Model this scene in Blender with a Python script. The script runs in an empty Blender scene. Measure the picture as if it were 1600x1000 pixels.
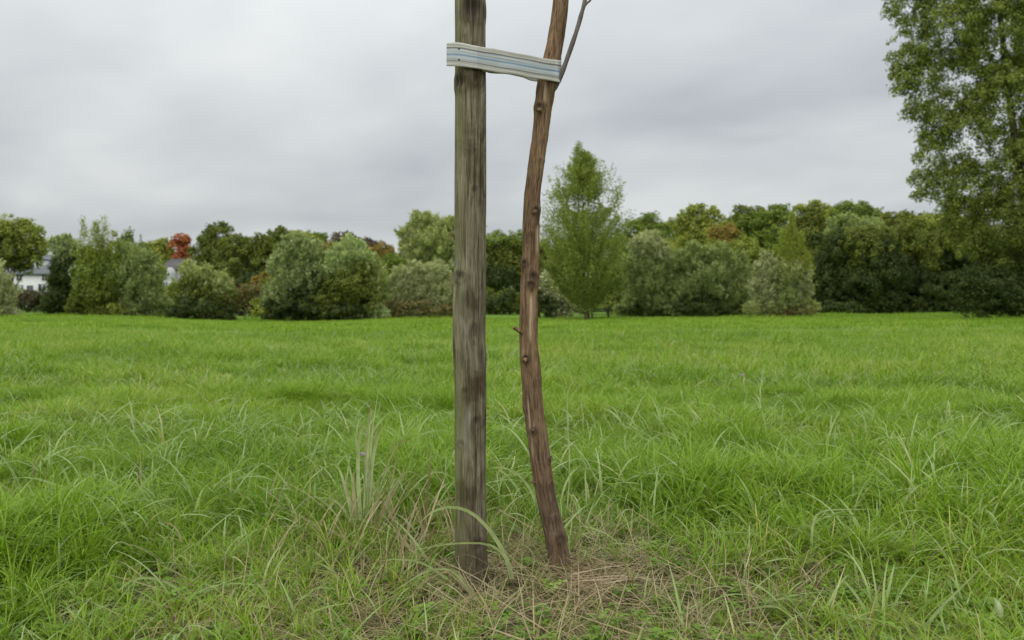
import bpy, math, random
import numpy as np
from mathutils import Vector, noise as mnoise

# ------------------------------------------------------------------ scene, camera, light
scene = bpy.context.scene
COL = scene.collection
F = 1250.0            # focal length in pixels of a 1600 px wide picture
EYE = 0.766           # camera height (m)
HZ = 482.0            # pixel row of the true horizon
rng = np.random.default_rng(7)

cam_d = bpy.data.cameras.new("camera")
cam = bpy.data.objects.new("camera", cam_d)
COL.objects.link(cam)
cam.location = (0, 0, EYE)
cam.rotation_euler = (math.radians(90), 0, 0)
cam_d.sensor_width = 36
cam_d.lens = F * 36 / 1600
cam_d.shift_y = -(500 - HZ) / 1600
cam_d.clip_start = 0.05
cam_d.clip_end = 6000
cam_d.dof.use_dof = True
cam_d.dof.focus_distance = 2.3
cam_d.dof.aperture_fstop = 4.9
scene.camera = cam

SUN_EL, SUN_ROT = math.radians(52), math.radians(215)
world = bpy.data.worlds.new("World")
scene.world = world
world.use_nodes = True
nt = world.node_tree
nt.nodes.clear()
N = nt.nodes.new
L = nt.links.new
out = N("ShaderNodeOutputWorld")
sky = N("ShaderNodeTexSky")
sky.sky_type = 'NISHITA'
sky.sun_disc = False
sky.sun_elevation = SUN_EL
sky.sun_rotation = SUN_ROT
bg_sky = N("ShaderNodeBackground")
bg_sky.inputs[1].default_value = 0.1
L(sky.outputs[0], bg_sky.inputs[0])
tc = N("ShaderNodeTexCoord")
sep = N("ShaderNodeSeparateXYZ")
L(tc.outputs["Generated"], sep.inputs[0])
def wmath(op, a, b=None, c=None):
    m = N("ShaderNodeMath"); m.operation = op
    for i, v in enumerate((a, b, c)):
        if v is None: continue
        if isinstance(v, (int, float)): m.inputs[i].default_value = v
        else: L(v, m.inputs[i])
    return m.outputs[0]
zc = wmath('MAXIMUM', sep.outputs[2], 0.0)
# overcast deck: luminance climbs from horizon to zenith
lum = wmath('ADD', wmath('MULTIPLY_ADD', zc, 0.30, 0.575), wmath('MULTIPLY', wmath('MULTIPLY', zc, zc), 1.15))
# cloud plane coordinates (clouds compress towards the horizon)
den = wmath('ADD', zc, 0.22)
cx = wmath('DIVIDE', sep.outputs[0], den)
cy = wmath('DIVIDE', sep.outputs[1], den)
cmb = N("ShaderNodeCombineXYZ")
L(wmath('MULTIPLY_ADD', cy, 0.35, cx), cmb.inputs[0]); L(cy, cmb.inputs[1])
n1 = N("ShaderNodeTexNoise"); n1.inputs["Scale"].default_value = 0.8
n1.inputs["Detail"].default_value = 3.5; n1.inputs["Roughness"].default_value = 0.45; n1.inputs["Distortion"].default_value = 0.4
L(cmb.outputs[0], n1.inputs["Vector"])
n2 = N("ShaderNodeTexNoise"); n2.inputs["Scale"].default_value = 2.6
n2.inputs["Detail"].default_value = 4; n2.inputs["Roughness"].default_value = 0.5; n2.inputs["Distortion"].default_value = 0.3
L(cmb.outputs[0], n2.inputs["Vector"])
cl = wmath('ADD', wmath('MULTIPLY', wmath('SUBTRACT', n1.outputs[0], 0.5), 1.15),
           wmath('MULTIPLY', wmath('SUBTRACT', n2.outputs[0], 0.5), 0.30))
mod = wmath('MAXIMUM', wmath('ADD', cl, 1.0), 0.7)
lum2 = wmath('MULTIPLY', lum, mod)
ramp = N("ShaderNodeMix"); ramp.data_type = 'RGBA'
ramp.inputs[6].default_value = (0.935, 0.995, 1.04, 1)
ramp.inputs[7].default_value = (0.985, 1.01, 1.0, 1)
L(wmath('MULTIPLY_ADD', cl, 2.2, 0.5), ramp.inputs[0])
sc_ = N("ShaderNodeVectorMath"); sc_.operation = 'SCALE'
L(ramp.outputs[2], sc_.inputs[0]); L(lum2, sc_.inputs[3])
bg_c = N("ShaderNodeBackground"); bg_c.inputs[1].default_value = 1.0
L(sc_.outputs[0], bg_c.inputs[0])
mixw = N("ShaderNodeMixShader"); mixw.inputs[0].default_value = 0.95
L(bg_sky.outputs[0], mixw.inputs[1]); L(bg_c.outputs[0], mixw.inputs[2])
L(mixw.outputs[0], out.inputs[0])

sun_d = bpy.data.lights.new("sun", 'SUN')
sun_d.energy = 1.5
sun_d.angle = math.radians(70)
sun_d.color = (1.0, 0.97, 0.92)
sun = bpy.data.objects.new("sun", sun_d)
COL.objects.link(sun)
# the sky's rotation runs clockwise from +Y: light comes from behind and left of the camera
sd = Vector((math.sin(SUN_ROT) * math.cos(SUN_EL), math.cos(SUN_ROT) * math.cos(SUN_EL), math.sin(SUN_EL)))
sun.rotation_euler = sd.to_track_quat('Z', 'Y').to_euler()

vs = scene.view_settings
vs.view_transform = 'Standard'; vs.look = 'None'; vs.exposure = 0.0; vs.gamma = 1.0; vs.use_curve_mapping = False
scene.cycles.max_bounces = 8
scene.cycles.transparent_max_bounces = 4

# ------------------------------------------------------------------ helpers
def tag(o, label=None, cat=None, group=None, kind=None):
    if label: o["label"] = label
    if cat: o["category"] = cat
    if group: o["group"] = group
    if kind: o["kind"] = kind
    return o

def empty(name, loc):
    o = bpy.data.objects.new(name, None)
    o.empty_display_size = 0.2
    COL.objects.link(o)
    o.location = loc
    return o

def new_mesh(name, V, Fc, mat=None, attrs=None, smooth=False):
    """V (n,3); Fc list of integer arrays (m,3) or (m,4)."""
    me = bpy.data.meshes.new(name)
    V = np.asarray(V, dtype=np.float32)
    if not isinstance(Fc, list) or (len(Fc) and isinstance(Fc[0], tuple)): Fc = [np.asarray(Fc)]
    Fc = [np.asarray(f, dtype=np.int32) for f in Fc if len(f)]
    me.vertices.add(len(V))
    me.vertices.foreach_set("co", V.ravel())
    if Fc:
        tot = np.concatenate([np.full(len(f), f.shape[1], dtype=np.int32) for f in Fc])
        idx = np.concatenate([f.ravel() for f in Fc])
        start = np.concatenate([[0], np.cumsum(tot)[:-1]]).astype(np.int32)
        me.loops.add(len(idx)); me.polygons.add(len(tot))
        me.loops.foreach_set("vertex_index", idx)
        me.polygons.foreach_set("loop_start", start)
        me.polygons.foreach_set("loop_total", tot)
        if smooth:
            me.polygons.foreach_set("use_smooth", np.ones(len(tot), dtype=bool))
    for k, a in (attrs or {}).items():
        a = np.asarray(a)
        if a.ndim == 2 and a.shape[1] == 4:
            at = me.attributes.new(k, 'FLOAT_COLOR', 'POINT'); at.data.foreach_set("color", a.astype(np.float32).ravel())
        elif a.ndim == 2:
            at = me.attributes.new(k, 'FLOAT_VECTOR', 'POINT'); at.data.foreach_set("vector", a.astype(np.float32).ravel())
        elif a.dtype.kind == 'i':
            at = me.attributes.new(k, 'INT', 'POINT'); at.data.foreach_set("value", a.astype(np.int32))
        else:
            at = me.attributes.new(k, 'FLOAT', 'POINT'); at.data.foreach_set("value", a.astype(np.float32))
    if mat: me.materials.append(mat)
    me.update(calc_edges=True)
    return me

def obj(name, me, parent=None, loc=(0, 0, 0)):
    o = bpy.data.objects.new(name, me)
    COL.objects.link(o)
    if parent: o.parent = parent
    o.location = loc
    return o

class MB:
    """collects simple shapes into one mesh"""
    def __init__(s): s.V = []; s.Q = []; s.T = []; s.n = 0
    def add(s, V, Q=(), T=()):
        V = np.asarray(V, float)
        if len(Q): s.Q.append(np.asarray(Q) + s.n)
        if len(T): s.T.append(np.asarray(T) + s.n)
        s.V.append(V); s.n += len(V)
    def box(s, x0, x1, y0, y1, z0, z1):
        s.add([(x0,y0,z0),(x1,y0,z0),(x1,y1,z0),(x0,y1,z0),(x0,y0,z1),(x1,y0,z1),(x1,y1,z1),(x0,y1,z1)],
              [(0,3,2,1),(4,5,6,7),(0,1,5,4),(1,2,6,5),(2,3,7,6),(3,0,4,7)])
    def tube(s, P, R, n=6, cap=True):
        V, Q, T = tube(P, R, n, cap)
        s.add(V, Q, T)
    def build(s, name, mat, parent=None, smooth=False, attrs=None):
        Fc = []
        if s.Q: Fc.append(np.concatenate(s.Q))
        if s.T: Fc.append(np.concatenate(s.T))
        return obj(name, new_mesh(name, np.concatenate(s.V), Fc, mat, attrs, smooth), parent)

def frames(P):
    P = np.asarray(P, float)
    T = np.gradient(P, axis=0)
    T /= np.linalg.norm(T, axis=1)[:, None] + 1e-9
    ref = np.array([0.0, 1.0, 0.0]) if abs(T[0][1]) < 0.9 else np.array([1.0, 0, 0])
    S = np.cross(T, ref); S /= np.linalg.norm(S, axis=1)[:, None] + 1e-9
    B = np.cross(T, S)
    return P, T, S, B

def tube(P, R, n=6, cap=True):
    P, T, S, B = frames(P)
    R = np.broadcast_to(np.asarray(R, float), (len(P),))
    a = np.arange(n) * 2 * math.pi / n
    V = P[:, None] + R[:, None, None] * (np.cos(a)[None, :, None] * S[:, None] + np.sin(a)[None, :, None] * B[:, None])
    V = V.reshape(-1, 3)
    i = np.arange(len(P) - 1)[:, None]; j = np.arange(n)[None]
    Q = np.stack([i*n + j, i*n + (j+1) % n, (i+1)*n + (j+1) % n, (i+1)*n + j], -1).reshape(-1, 4)
    Tt = []
    if cap:
        m = len(V); V = np.vstack([V, P[-1], P[0]])
        b = (len(P)-1)*n
        Tt = [(b+k, b+(k+1) % n, m) for k in range(n)] + [((k+1) % n, k, m+1) for k in range(n)]
    return V, Q, np.array(Tt, dtype=int).reshape(-1, 3)

def spline(P, n):
    """Catmull-Rom through the points"""
    P = np.asarray(P, float)
    if len(P) == 2:
        t = np.linspace(0, 1, n)[:, None]; return P[0]*(1-t) + P[1]*t
    E = np.vstack([2*P[0]-P[1], P, 2*P[-1]-P[-2]])
    u = np.linspace(0, len(P)-1, n); k = np.minimum(u.astype(int), len(P)-2); t = (u-k)[:, None]
    p0, p1, p2, p3 = E[k], E[k+1], E[k+2], E[k+3]
    return 0.5*((2*p1)+(-p0+p2)*t+(2*p0-5*p1+4*p2-p3)*t*t+(-p0+3*p1-3*p2+p3)*t**3)

def W(px, py, D):
    """the point at depth D seen at pixel (px, py) of the 1600x1000 photograph"""
    return np.array([(px-800)/F*D, D, EYE + (HZ-py)/F*D])

# ---- terrain height
_ex = np.array([-800, 0, 150, 300, 400, 500, 600, 700, 800, 917, 1000, 1200, 1400, 1500, 1600, 2400])
_ey = np.array([497, 497, 496, 502, 505, 504, 501, 499.5, 501, 501, 498, 498, 495.5, 494, 493, 493])
def ground_z(x, y):
    x = np.asarray(x, float); y = np.asarray(y, float)
    yy = np.maximum(y, 1.0)
    px = 800 + F * x / yy
    z62 = EYE - (np.interp(px, _ex, _ey) - HZ) / F * 62
    t = np.clip((y - 9) / 53, 0, 1)
    z = z62 * t
    far = np.clip((y - 66) / 84, 0, 1)
    z = z * (1 - far) + 0.62 * far
    s = np.clip((y - 165) / 130, 0, 1); s = s*s*(3-2*s)
    hill = np.interp(px, [-500, 0, 500, 850, 1150, 1700, 2600], [3, 3, 4, 7, 12, 13, 12])
    z = z + s * hill
    near = np.exp(-(y/9.0)**2)
    z = z + near * 0.005 * (np.sin(x*5.1+1.3)*np.cos(y*4.3) + 0.6*np.sin(x*9.7+y*7.1))
    z = z + 0.035*np.sin(x*0.35+0.8)*np.sin(y*0.42)*np.clip((y-4)/6, 0, 1)*(1-far)
    return z

# ------------------------------------------------------------------ materials
def mat(name):
    m = bpy.data.materials.new(name); m.use_nodes = True
    t = m.node_tree
    return m, t, t.nodes["Principled BSDF"], t.nodes["Material Output"]

def nd(t, kind, **kw):
    n = t.nodes.new(kind)
    for k, v in kw.items():
        if k.startswith("i_"): n.inputs[k[2:].replace("_", " ")].default_value = v
        else: setattr(n, k, v)
    return n

def ramp_node(t, src, stops):
    r = t.nodes.new("ShaderNodeValToRGB")
    el = r.color_ramp.elements
    while len(el) < len(stops): el.new(0.5)
    for e, (p, c) in zip(el, stops):
        e.position = p; e.color = (*c, 1)
    t.links.new(src, r.inputs[0])
    return r.outputs[0]

def mixc(t, f, a, b, mode='MIX'):
    m = t.nodes.new("ShaderNodeMix"); m.data_type = 'RGBA'; m.blend_type = mode
    for s, v in ((0, f), (6, a), (7, b)):
        if isinstance(v, (int, float)): m.inputs[s].default_value = v
        elif isinstance(v, tuple): m.inputs[s].default_value = (*v, 1)
        else: t.links.new(v, m.inputs[s])
    return m.outputs[2]

def simple_mat(name, c, rough=0.6, noise=0.0, scale=8.0, spec=0.4):
    m, t, b, o = mat(name)
    if noise:
        g = nd(t, "ShaderNodeTexCoord")
        n = nd(t, "ShaderNodeTexNoise"); n.inputs["Scale"].default_value = scale; n.inputs["Detail"].default_value = 5
        t.links.new(g.outputs["Object"], n.inputs["Vector"])
        t.links.new(ramp_node(t, n.outputs[0], [(0.25, tuple(x*(1-noise) for x in c)), (0.75, tuple(min(1, x*(1+noise)) for x in c))]), b.inputs["Base Color"])
    else:
        b.inputs["Base Color"].default_value = (*c, 1)
    b.inputs["Roughness"].default_value = rough
    b.inputs["Specular IOR Level"].default_value = spec
    return m

def leaf_shader(t, b, o, col, trans=0.3, tcol_gain=(1.15, 1.25, 0.6)):
    tr = t.nodes.new("ShaderNodeBsdfTranslucent")
    mx = t.nodes.new("ShaderNodeMixShader"); mx.inputs[0].default_value = trans
    t.links.new(col, b.inputs["Base Color"])
    t.links.new(mixc(t, 1.0, col, tcol_gain, 'MULTIPLY'), tr.inputs[0])
    t.links.new(b.outputs[0], mx.inputs[1]); t.links.new(tr.outputs[0], mx.inputs[2])
    t.links.new(mx.outputs[0], o.inputs[0])

M_LEAF, t, b, o = mat("tree foliage")
a = nd(t, "ShaderNodeAttribute"); a.attribute_name = "leaf_colour"
leaf_shader(t, b, o, a.outputs["Color"], 0.33)
b.inputs["Roughness"].default_value = 0.62; b.inputs["Specular IOR Level"].default_value = 0.25

def grass_mat(name, lo, hi, odd, rough=0.5, trans=0.35, spec=0.35, root=(0.9, 0.85, 0.6)):
    m, t, b, o = mat(name)
    ti = nd(t, "ShaderNodeAttribute"); ti.attribute_type = 'INSTANCER'; ti.attribute_name = "tint"
    rb = nd(t, "ShaderNodeAttribute"); rb.attribute_name = "blade_random"
    al = nd(t, "ShaderNodeAttribute"); al.attribute_name = "along"
    mt = t.nodes.new("ShaderNodeMath"); mt.operation = 'MULTIPLY_ADD'
    t.links.new(rb.outputs["Fac"], mt.inputs[0]); mt.inputs[1].default_value = 0.5
    mh = t.nodes.new("ShaderNodeMath"); mh.operation = 'MULTIPLY'; mh.inputs[1].default_value = 0.6
    t.links.new(ti.outputs["Fac"], mh.inputs[0]); t.links.new(mh.outputs[0], mt.inputs[2])
    c = ramp_node(t, mt.outputs[0], [(0.0, lo), (0.75, hi), (0.97, hi), (1.0, odd)])
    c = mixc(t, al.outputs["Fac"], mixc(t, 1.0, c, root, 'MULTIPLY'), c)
    leaf_shader(t, b, o, c, trans, (1.1, 1.2, 0.6))
    b.inputs["Roughness"].default_value = rough; b.inputs["Specular IOR Level"].default_value = spec
    return m

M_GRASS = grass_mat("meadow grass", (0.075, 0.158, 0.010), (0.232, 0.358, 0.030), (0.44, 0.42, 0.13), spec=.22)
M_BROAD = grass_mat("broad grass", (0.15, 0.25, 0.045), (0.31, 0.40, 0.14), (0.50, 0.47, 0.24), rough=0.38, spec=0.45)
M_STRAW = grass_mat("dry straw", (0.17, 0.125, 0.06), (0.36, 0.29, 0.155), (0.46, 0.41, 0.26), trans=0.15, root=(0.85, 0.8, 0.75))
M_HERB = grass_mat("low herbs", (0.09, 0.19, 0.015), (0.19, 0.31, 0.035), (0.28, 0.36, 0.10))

def bark_mat(name, c0, c1, sc=6.0):
    m, t, b, o = mat(name)
    g = nd(t, "ShaderNodeTexCoord"); mp = nd(t, "ShaderNodeMapping"); mp.inputs["Scale"].default_value = (sc, sc, sc*0.2)
    n = nd(t, "ShaderNodeTexNoise"); n.inputs["Scale"].default_value = 2; n.inputs["Detail"].default_value = 6
    t.links.new(g.outputs["Object"], mp.inputs[0]); t.links.new(mp.outputs[0], n.inputs["Vector"])
    t.links.new(ramp_node(t, n.outputs[0], [(0.3, c0), (0.7, c1)]), b.inputs["Base Color"])
    b.inputs["Roughness"].default_value = 0.85; b.inputs["Specular IOR Level"].default_value = 0.2
    return m
M_BARK = bark_mat("tree bark", (0.05, 0.038, 0.026), (0.12, 0.09, 0.06))
M_BARKG = bark_mat("grey bark", (0.07, 0.06, 0.05), (0.16, 0.14, 0.11))

# ------------------------------------------------------------------ ground
def ground():
    def axis(lo, hi, n, k):
        u = np.linspace(-1, 1, n); v = np.sinh(u*k)/np.sinh(k)
        return np.where(v < 0, -v*lo, v*hi)
    xs = axis(-3000, 3000, 221, 7.0); ys = axis(-400, 4000, 321, 7.5)
    X, Y = np.meshgrid(xs, ys)
    Z = ground_z(X, Y)
    V = np.stack([X, Y, Z], -1).reshape(-1, 3)
    nx, ny = len(xs), len(ys)
    i = np.arange(ny-1)[:, None]; j = np.arange(nx-1)[None]
    Q = np.stack([i*nx+j, i*nx+j+1, (i+1)*nx+j+1, (i+1)*nx+j], -1).reshape(-1, 4)
    m, t, b, o = mat("meadow soil and turf")
    g = nd(t, "ShaderNodeNewGeometry")
    n1 = nd(t, "ShaderNodeTexNoise"); n1.inputs["Scale"].default_value = 14; n1.inputs["Detail"].default_value = 6
    n2 = nd(t, "ShaderNodeTexNoise"); n2.inputs["Scale"].default_value = 0.16; n2.inputs["Detail"].default_value = 5
    for n in (n1, n2): t.links.new(g.outputs["Position"], n.inputs["Vector"])
    soil = ramp_node(t, n1.outputs[0], [(0.3, (0.055, 0.042, 0.024)), (0.5, (0.08, 0.085, 0.03)), (0.72, (0.16, 0.125, 0.065))])
    turf = ramp_node(t, n2.outputs[0], [(0.3, (0.085, 0.155, 0.016)), (0.7, (0.115, 0.195, 0.024))])
    ln = nd(t, "ShaderNodeVectorMath"); ln.operation = 'LENGTH'; t.links.new(g.outputs["Position"], ln.inputs[0])
    mr = nd(t, "ShaderNodeMapRange"); mr.inputs[1].default_value = 4; mr.inputs[2].default_value = 22
    t.links.new(ln.outputs["Value"], mr.inputs[0])
    t.links.new(mixc(t, mr.outputs[0], soil, turf), b.inputs["Base Color"])
    b.inputs["Roughness"].default_value = 0.9; b.inputs["Specular IOR Level"].default_value = 0.1
    o_ = obj("ground", new_mesh("ground", V, Q, m, smooth=True))
    tag(o_, "wide green meadow ground running out to the tree line", "ground", kind="structure")
ground()

# ------------------------------------------------------------------ foliage builder
STY = dict(   # leaf length px, aspect, up bias, layers, clump fraction, colours (dark, light, accent), accent share
    oak=dict(lp=3.4, asp=.62, up=.15, lay=4.6, cf=.30, cols=[(0.099,0.133,0.022),(0.210,0.238,0.037),(0.298,0.258,0.043)], acc=.06),
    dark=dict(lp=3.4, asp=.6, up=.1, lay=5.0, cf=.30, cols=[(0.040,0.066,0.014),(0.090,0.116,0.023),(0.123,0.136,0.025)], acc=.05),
    wood=dict(lp=3.4, asp=.62, up=.15, lay=4.2, cf=.30, cols=[(0.119,0.179,0.027),(0.248,0.317,0.049),(0.344,0.338,0.061)], acc=.06),
    yel=dict(lp=3.4, asp=.6, up=.2, lay=4.4, cf=.28, cols=[(0.190,0.236,0.039),(0.370,0.404,0.072),(0.471,0.426,0.086)], acc=.1),
    willow=dict(lp=5.2, asp=.26, up=.75, lay=5.0, cf=.24, cols=[(0.234,0.319,0.114),(0.551,0.618,0.316),(0.865,0.878,0.571)], acc=.16),
    bluew=dict(lp=4.8, asp=.30, up=.6, lay=5.2, cf=.24, cols=[(0.166,0.241,0.088),(0.424,0.465,0.217),(0.809,0.750,0.463)], acc=.15),
    ywil=dict(lp=4.8, asp=.28, up=.6, lay=5.0, cf=.24, cols=[(0.214,0.269,0.069),(0.492,0.517,0.221),(0.730,0.698,0.417)], acc=.15),
    grey=dict(lp=3.7, asp=.34, up=.55, lay=4.6, cf=.20, cols=[(0.271,0.302,0.147),(0.526,0.538,0.297),(0.763,0.739,0.480)], acc=.12),
    ggreen=dict(lp=3.7, asp=.34, up=.55, lay=5.0, cf=.2, cols=[(0.189,0.252,0.077),(0.392,0.444,0.176),(0.596,0.591,0.294)], acc=.12),
    red=dict(lp=3.4, asp=.62, up=.15, lay=4.2, cf=.3, cols=[(0.326,0.082,0.041),(0.583,0.184,0.089),(0.515,0.285,0.083)], acc=.12),
    orange=dict(lp=3.4, asp=.6, up=.2, lay=4.2, cf=.3, cols=[(0.226,0.154,0.033),(0.432,0.296,0.075),(0.252,0.270,0.060)], acc=.2),
    purple=dict(lp=3.4, asp=.6, up=.15, lay=4.2, cf=.3, cols=[(0.077,0.056,0.035),(0.148,0.102,0.060),(0.140,0.140,0.047)], acc=.15),
    brown=dict(lp=3.4, asp=.5, up=.3, lay=2.6, cf=.26, cols=[(0.143,0.134,0.044),(0.277,0.252,0.091),(0.336,0.252,0.097)], acc=.25),
    white=dict(lp=3.6, asp=.4, up=.5, lay=3.8, cf=.2, cols=[(0.180,0.190,0.097),(0.432,0.432,0.254),(0.756,0.738,0.492)], acc=.3),
    cone=dict(lp=3.6, asp=.55, up=.2, lay=4.4, cf=.28, cols=[(.165,.205,.040),(.325,.375,.085),(.38,.40,.12)], acc=.08),
    poplar=dict(lp=3.7, asp=.6, up=.0, lay=4.0, cf=.18, cols=[(0.130,0.167,0.029),(0.266,0.312,0.057),(0.374,0.396,0.097)], acc=.08),
)

def leaf_mesh(P, A, Nn, Ln, Wd, Cc):
    """diamond leaves: P base, A axis, Nn normal"""
    S = np.cross(A, Nn); S /= np.linalg.norm(S, axis=1)[:, None] + 1e-9
    up = np.cross(S, A)
    Lc = Ln[:, None]; Wc = Wd[:, None]
    v0 = P; v1 = P + A*Lc*.45 + S*Wc*.5 + up*Wc*.12; v2 = P + A*Lc; v3 = P + A*Lc*.45 - S*Wc*.5 + up*Wc*.12
    n = len(P)
    V = np.stack([v0, v1, v2, v3], 1).reshape(-1, 3)
    Q = np.arange(4*n).reshape(n, 4)
    C4 = np.concatenate([np.repeat(Cc, 4, 0), np.ones((4*n, 1))], 1)
    return V, Q, C4

def unit(a):
    return a / (np.linalg.norm(a, axis=-1, keepdims=True) + 1e-9)

def leaf_colours(r, n, st, clump_mix):
    c0, c1, c2 = [np.array(c) for c in st['cols']]
    f = np.clip(clump_mix + r.normal(0, .22, n), 0, 1)[:, None]
    C = c0*(1-f) + c1*f
    acc = r.random(n) < st['acc']
    C[acc] = c2
    return C * r.uniform(.85, 1.15, (n, 1))

def lobe_leaves(r, c, rad, st, px_area, lp_m, dens=1.0):
    """leaves of one ellipsoid lobe, gathered in clumps"""
    leaf_px_a = st['lp']**2*st['asp']*.55
    n = int(max(60, st['lay']*px_area/leaf_px_a*dens))
    cf = st['cf']
    k = int(max(8, 9/(cf*3.2)**2 * 4.2))
    d = unit(r.normal(size=(k, 3)))
    d[:, 2] = np.where(d[:, 2] < -.6, -d[:, 2], d[:, 2])
    rr = r.uniform(.35, 1.0, k)**.5 * (1 - cf*.55)
    stray = r.random(k) < .16; rr[stray] = r.uniform(1.0, 1.22, stray.sum())
    cc = d*rr[:, None]
    cm = np.clip(.45 + r.normal(0, .28, k), 0, 1)
    which = r.integers(0, k, n)
    e = unit(r.normal(size=(n, 3)))
    rad_l = cf * r.uniform(.15, 1.0, n)**.45 * (r.uniform(.8, 1.25, k)*np.where(stray, .55, 1))[which]
    st_v = 1 + 1.1*st['up']     # plumes of upright-leaved kinds
    loc = cc[which] + e*rad_l[:, None]*np.array([1/st_v**.4, 1/st_v**.4, st_v])
    P = c + loc*rad
    out_ = unit(loc + 1e-6)
    nrm = unit(e*.9 + out_*.8 + np.array([0, 0, .45]) + r.normal(0, .33, (n, 3)))
    ax = unit(np.cross(nrm, r.normal(size=(n, 3))))
    upv = unit(out_*.7 + np.array([0, 0, 1.0]) + r.normal(0, .3, (n, 3)))
    ax = unit(ax*(1-st['up']) + upv*st['up'])
    Ln = lp_m*r.uniform(.6, 1.25, n); Wd = Ln*st['asp']*r.uniform(.8, 1.2, n)
    C = leaf_colours(r, n, st, cm[which])
    return P, ax, nrm, Ln, Wd, C

def plumes(r, c, rad, st, lp_m, k, per):
    """leafy shoots springing from the upper half of a lobe"""
    res = []
    d = unit(r.normal(size=(k, 3))); d[:, 2] = np.abs(d[:, 2])*.8 + .15; d = unit(d)
    for q in range(k):
        n = int(per*r.uniform(.6, 1.4))
        st_ = c + d[q]*rad*.78
        dr = unit(d[q]*np.array([.75, .75, .4]) + np.array([0, 0, .75]) + r.normal(0, .18, 3))
        ln = rad[2]*r.uniform(.35, .75)
        t = r.random(n)**.85
        P = st_ + dr*(ln*t)[:, None] + r.normal(0, 1, (n, 3))*(rad[0]*.085*(1.15-t))[:, None]
        nrm = unit(r.normal(0, .6, (n, 3)) + d[q] + np.array([0, -.2, .3]))
        ax = unit(dr + r.normal(0, .38, (n, 3)))
        Ln = lp_m*r.uniform(.6, 1.2, n)
        res.append((P, ax, nrm, Ln, Ln*st['asp'], leaf_colours(r, n, st, np.full(n, np.clip(.6 + r.normal(0, .2), 0, 1)))))
    return res

def tree(name, label, cat, D, bx, lobes, sty, seed, group=None, tr=None, bark=None, dens=1.0, extra=None, sub=0.0, skirt=None, limbs=9):
    """tree at depth D with its foot at pixel column bx; lobes = (px, py, rx, ry[, style])"""
    r = np.random.default_rng(seed)
    X = (bx-800)/F*D
    base = np.array([X, D, float(ground_z(X, D)) - 0.05 + sub])
    root = empty(name, base)
    tag(root, label, cat, group)
    s = D/F
    acc = []
    centers = []
    lobes = [(l[0], l[1], l[2]*1.13, l[3]*1.1) + tuple(l[4:]) for l in lobes]
    if skirt is None: skirt = D < 96
    if skirt:
        low = [l for l in lobes if l[1] + l[3] > 455] or lobes
        xa = min(l[0]-l[2] for l in low); xb = max(l[0]+l[2] for l in low)
        gy = HZ - (base[2]-EYE)*F/D
        m_ = max(1, int((xb-xa)/24))
        for q in range(m_):
            xq = xa + (xb-xa)*(q+.5)/m_ + r.uniform(-3, 3)
            hq = r.uniform(13, 19)
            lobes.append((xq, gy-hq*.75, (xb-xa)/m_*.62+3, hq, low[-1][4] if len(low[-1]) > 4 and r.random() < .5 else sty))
    full = []
    for l in lobes:
        if l[2] < 13: full.append(l); continue
        full.append((l[0], l[1], l[2]*.84, l[3]*.84) + tuple(l[4:]))
        m_ = int(r.integers(4, 7)); a0 = r.uniform(0, 6.28)
        for q in range(m_):
            a_ = a0 + 6.283*q/m_ + r.uniform(-.4, .4); f_ = r.uniform(.30, .50); k_ = r.uniform(.62, .86)
            full.append((l[0] + math.cos(a_)*l[2]*k_, l[1] - math.sin(a_)*l[3]*k_, l[2]*f_, l[3]*f_*r.uniform(.9, 1.3)) + tuple(l[4:]))
    for lb in full:
        px, py, rx, ry = lb[:4]
        st = STY[lb[4] if len(lb) > 4 else sty]
        dd = r.uniform(-.35, .35)*rx*s
        c = W(px, py, D + dd)
        if lb in lobes or rx > 11: centers.append((c, rx*s, ry*s))
        rad = np.array([rx*s, rx*s*.9, ry*s])
        acc.append(lobe_leaves(r, c, rad, st, math.pi*rx*ry, st['lp']*s, dens))
        if st['up'] > .5 and rx > 9 and py < HZ - 12:
            acc += plumes(r, c, rad, st, st['lp']*s, int(4 + rx*.35), 26 + rx*1.2)
    if extra: acc += extra(r, base, s)
    P, A, Nn, Ln, Wd, C = [np.concatenate(z) for z in zip(*acc)]
    keep = P[:, 2] > ground_z(P[:, 0], P[:, 1]) + .03
    V, Q, C4 = leaf_mesh(P[keep], A[keep], Nn[keep], Ln[keep], Wd[keep], C[keep])
    obj("crown", new_mesh("crown", V - base, Q, M_LEAF, {"leaf_colour": C4}), root)
    # trunk and limbs
    mb = MB()
    top = max(c[2] for c, _, _ in centers)
    hgt = top - base[2]
    R0 = tr if tr else max(.06, .022*hgt)
    cm = np.mean([c for c, _, _ in centers], 0)
    tp = np.array([cm[0], cm[1], base[2] + .8*hgt])
    mid = base*.5 + tp*.5 + r.normal(0, .03*hgt, 3)*np.array([1, 1, 0])
    path = spline([base - [0, 0, .2], base*.75 + mid*.25 + r.normal(0, .01*hgt, 3), mid, tp], 9) - base
    mb.tube(path, np.linspace(R0, R0*.25, 9), 8)
    for c, rx, rz in centers[:limbs]:
        q = r.uniform(.25, .6); st_ = path[int(q*8)]
        en = (c + r.normal(0, .15, 3)*rx) - base
        m_ = st_*.5 + en*.5 - np.array([0, 0, .08*hgt])*r.uniform(0, 1)
        mb.tube(spline([st_, m_, en], 6), np.linspace(R0*.4, R0*.08, 6), 5)
    mb.build("trunk", bark or M_BARK, root, smooth=True)
    return root

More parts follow.
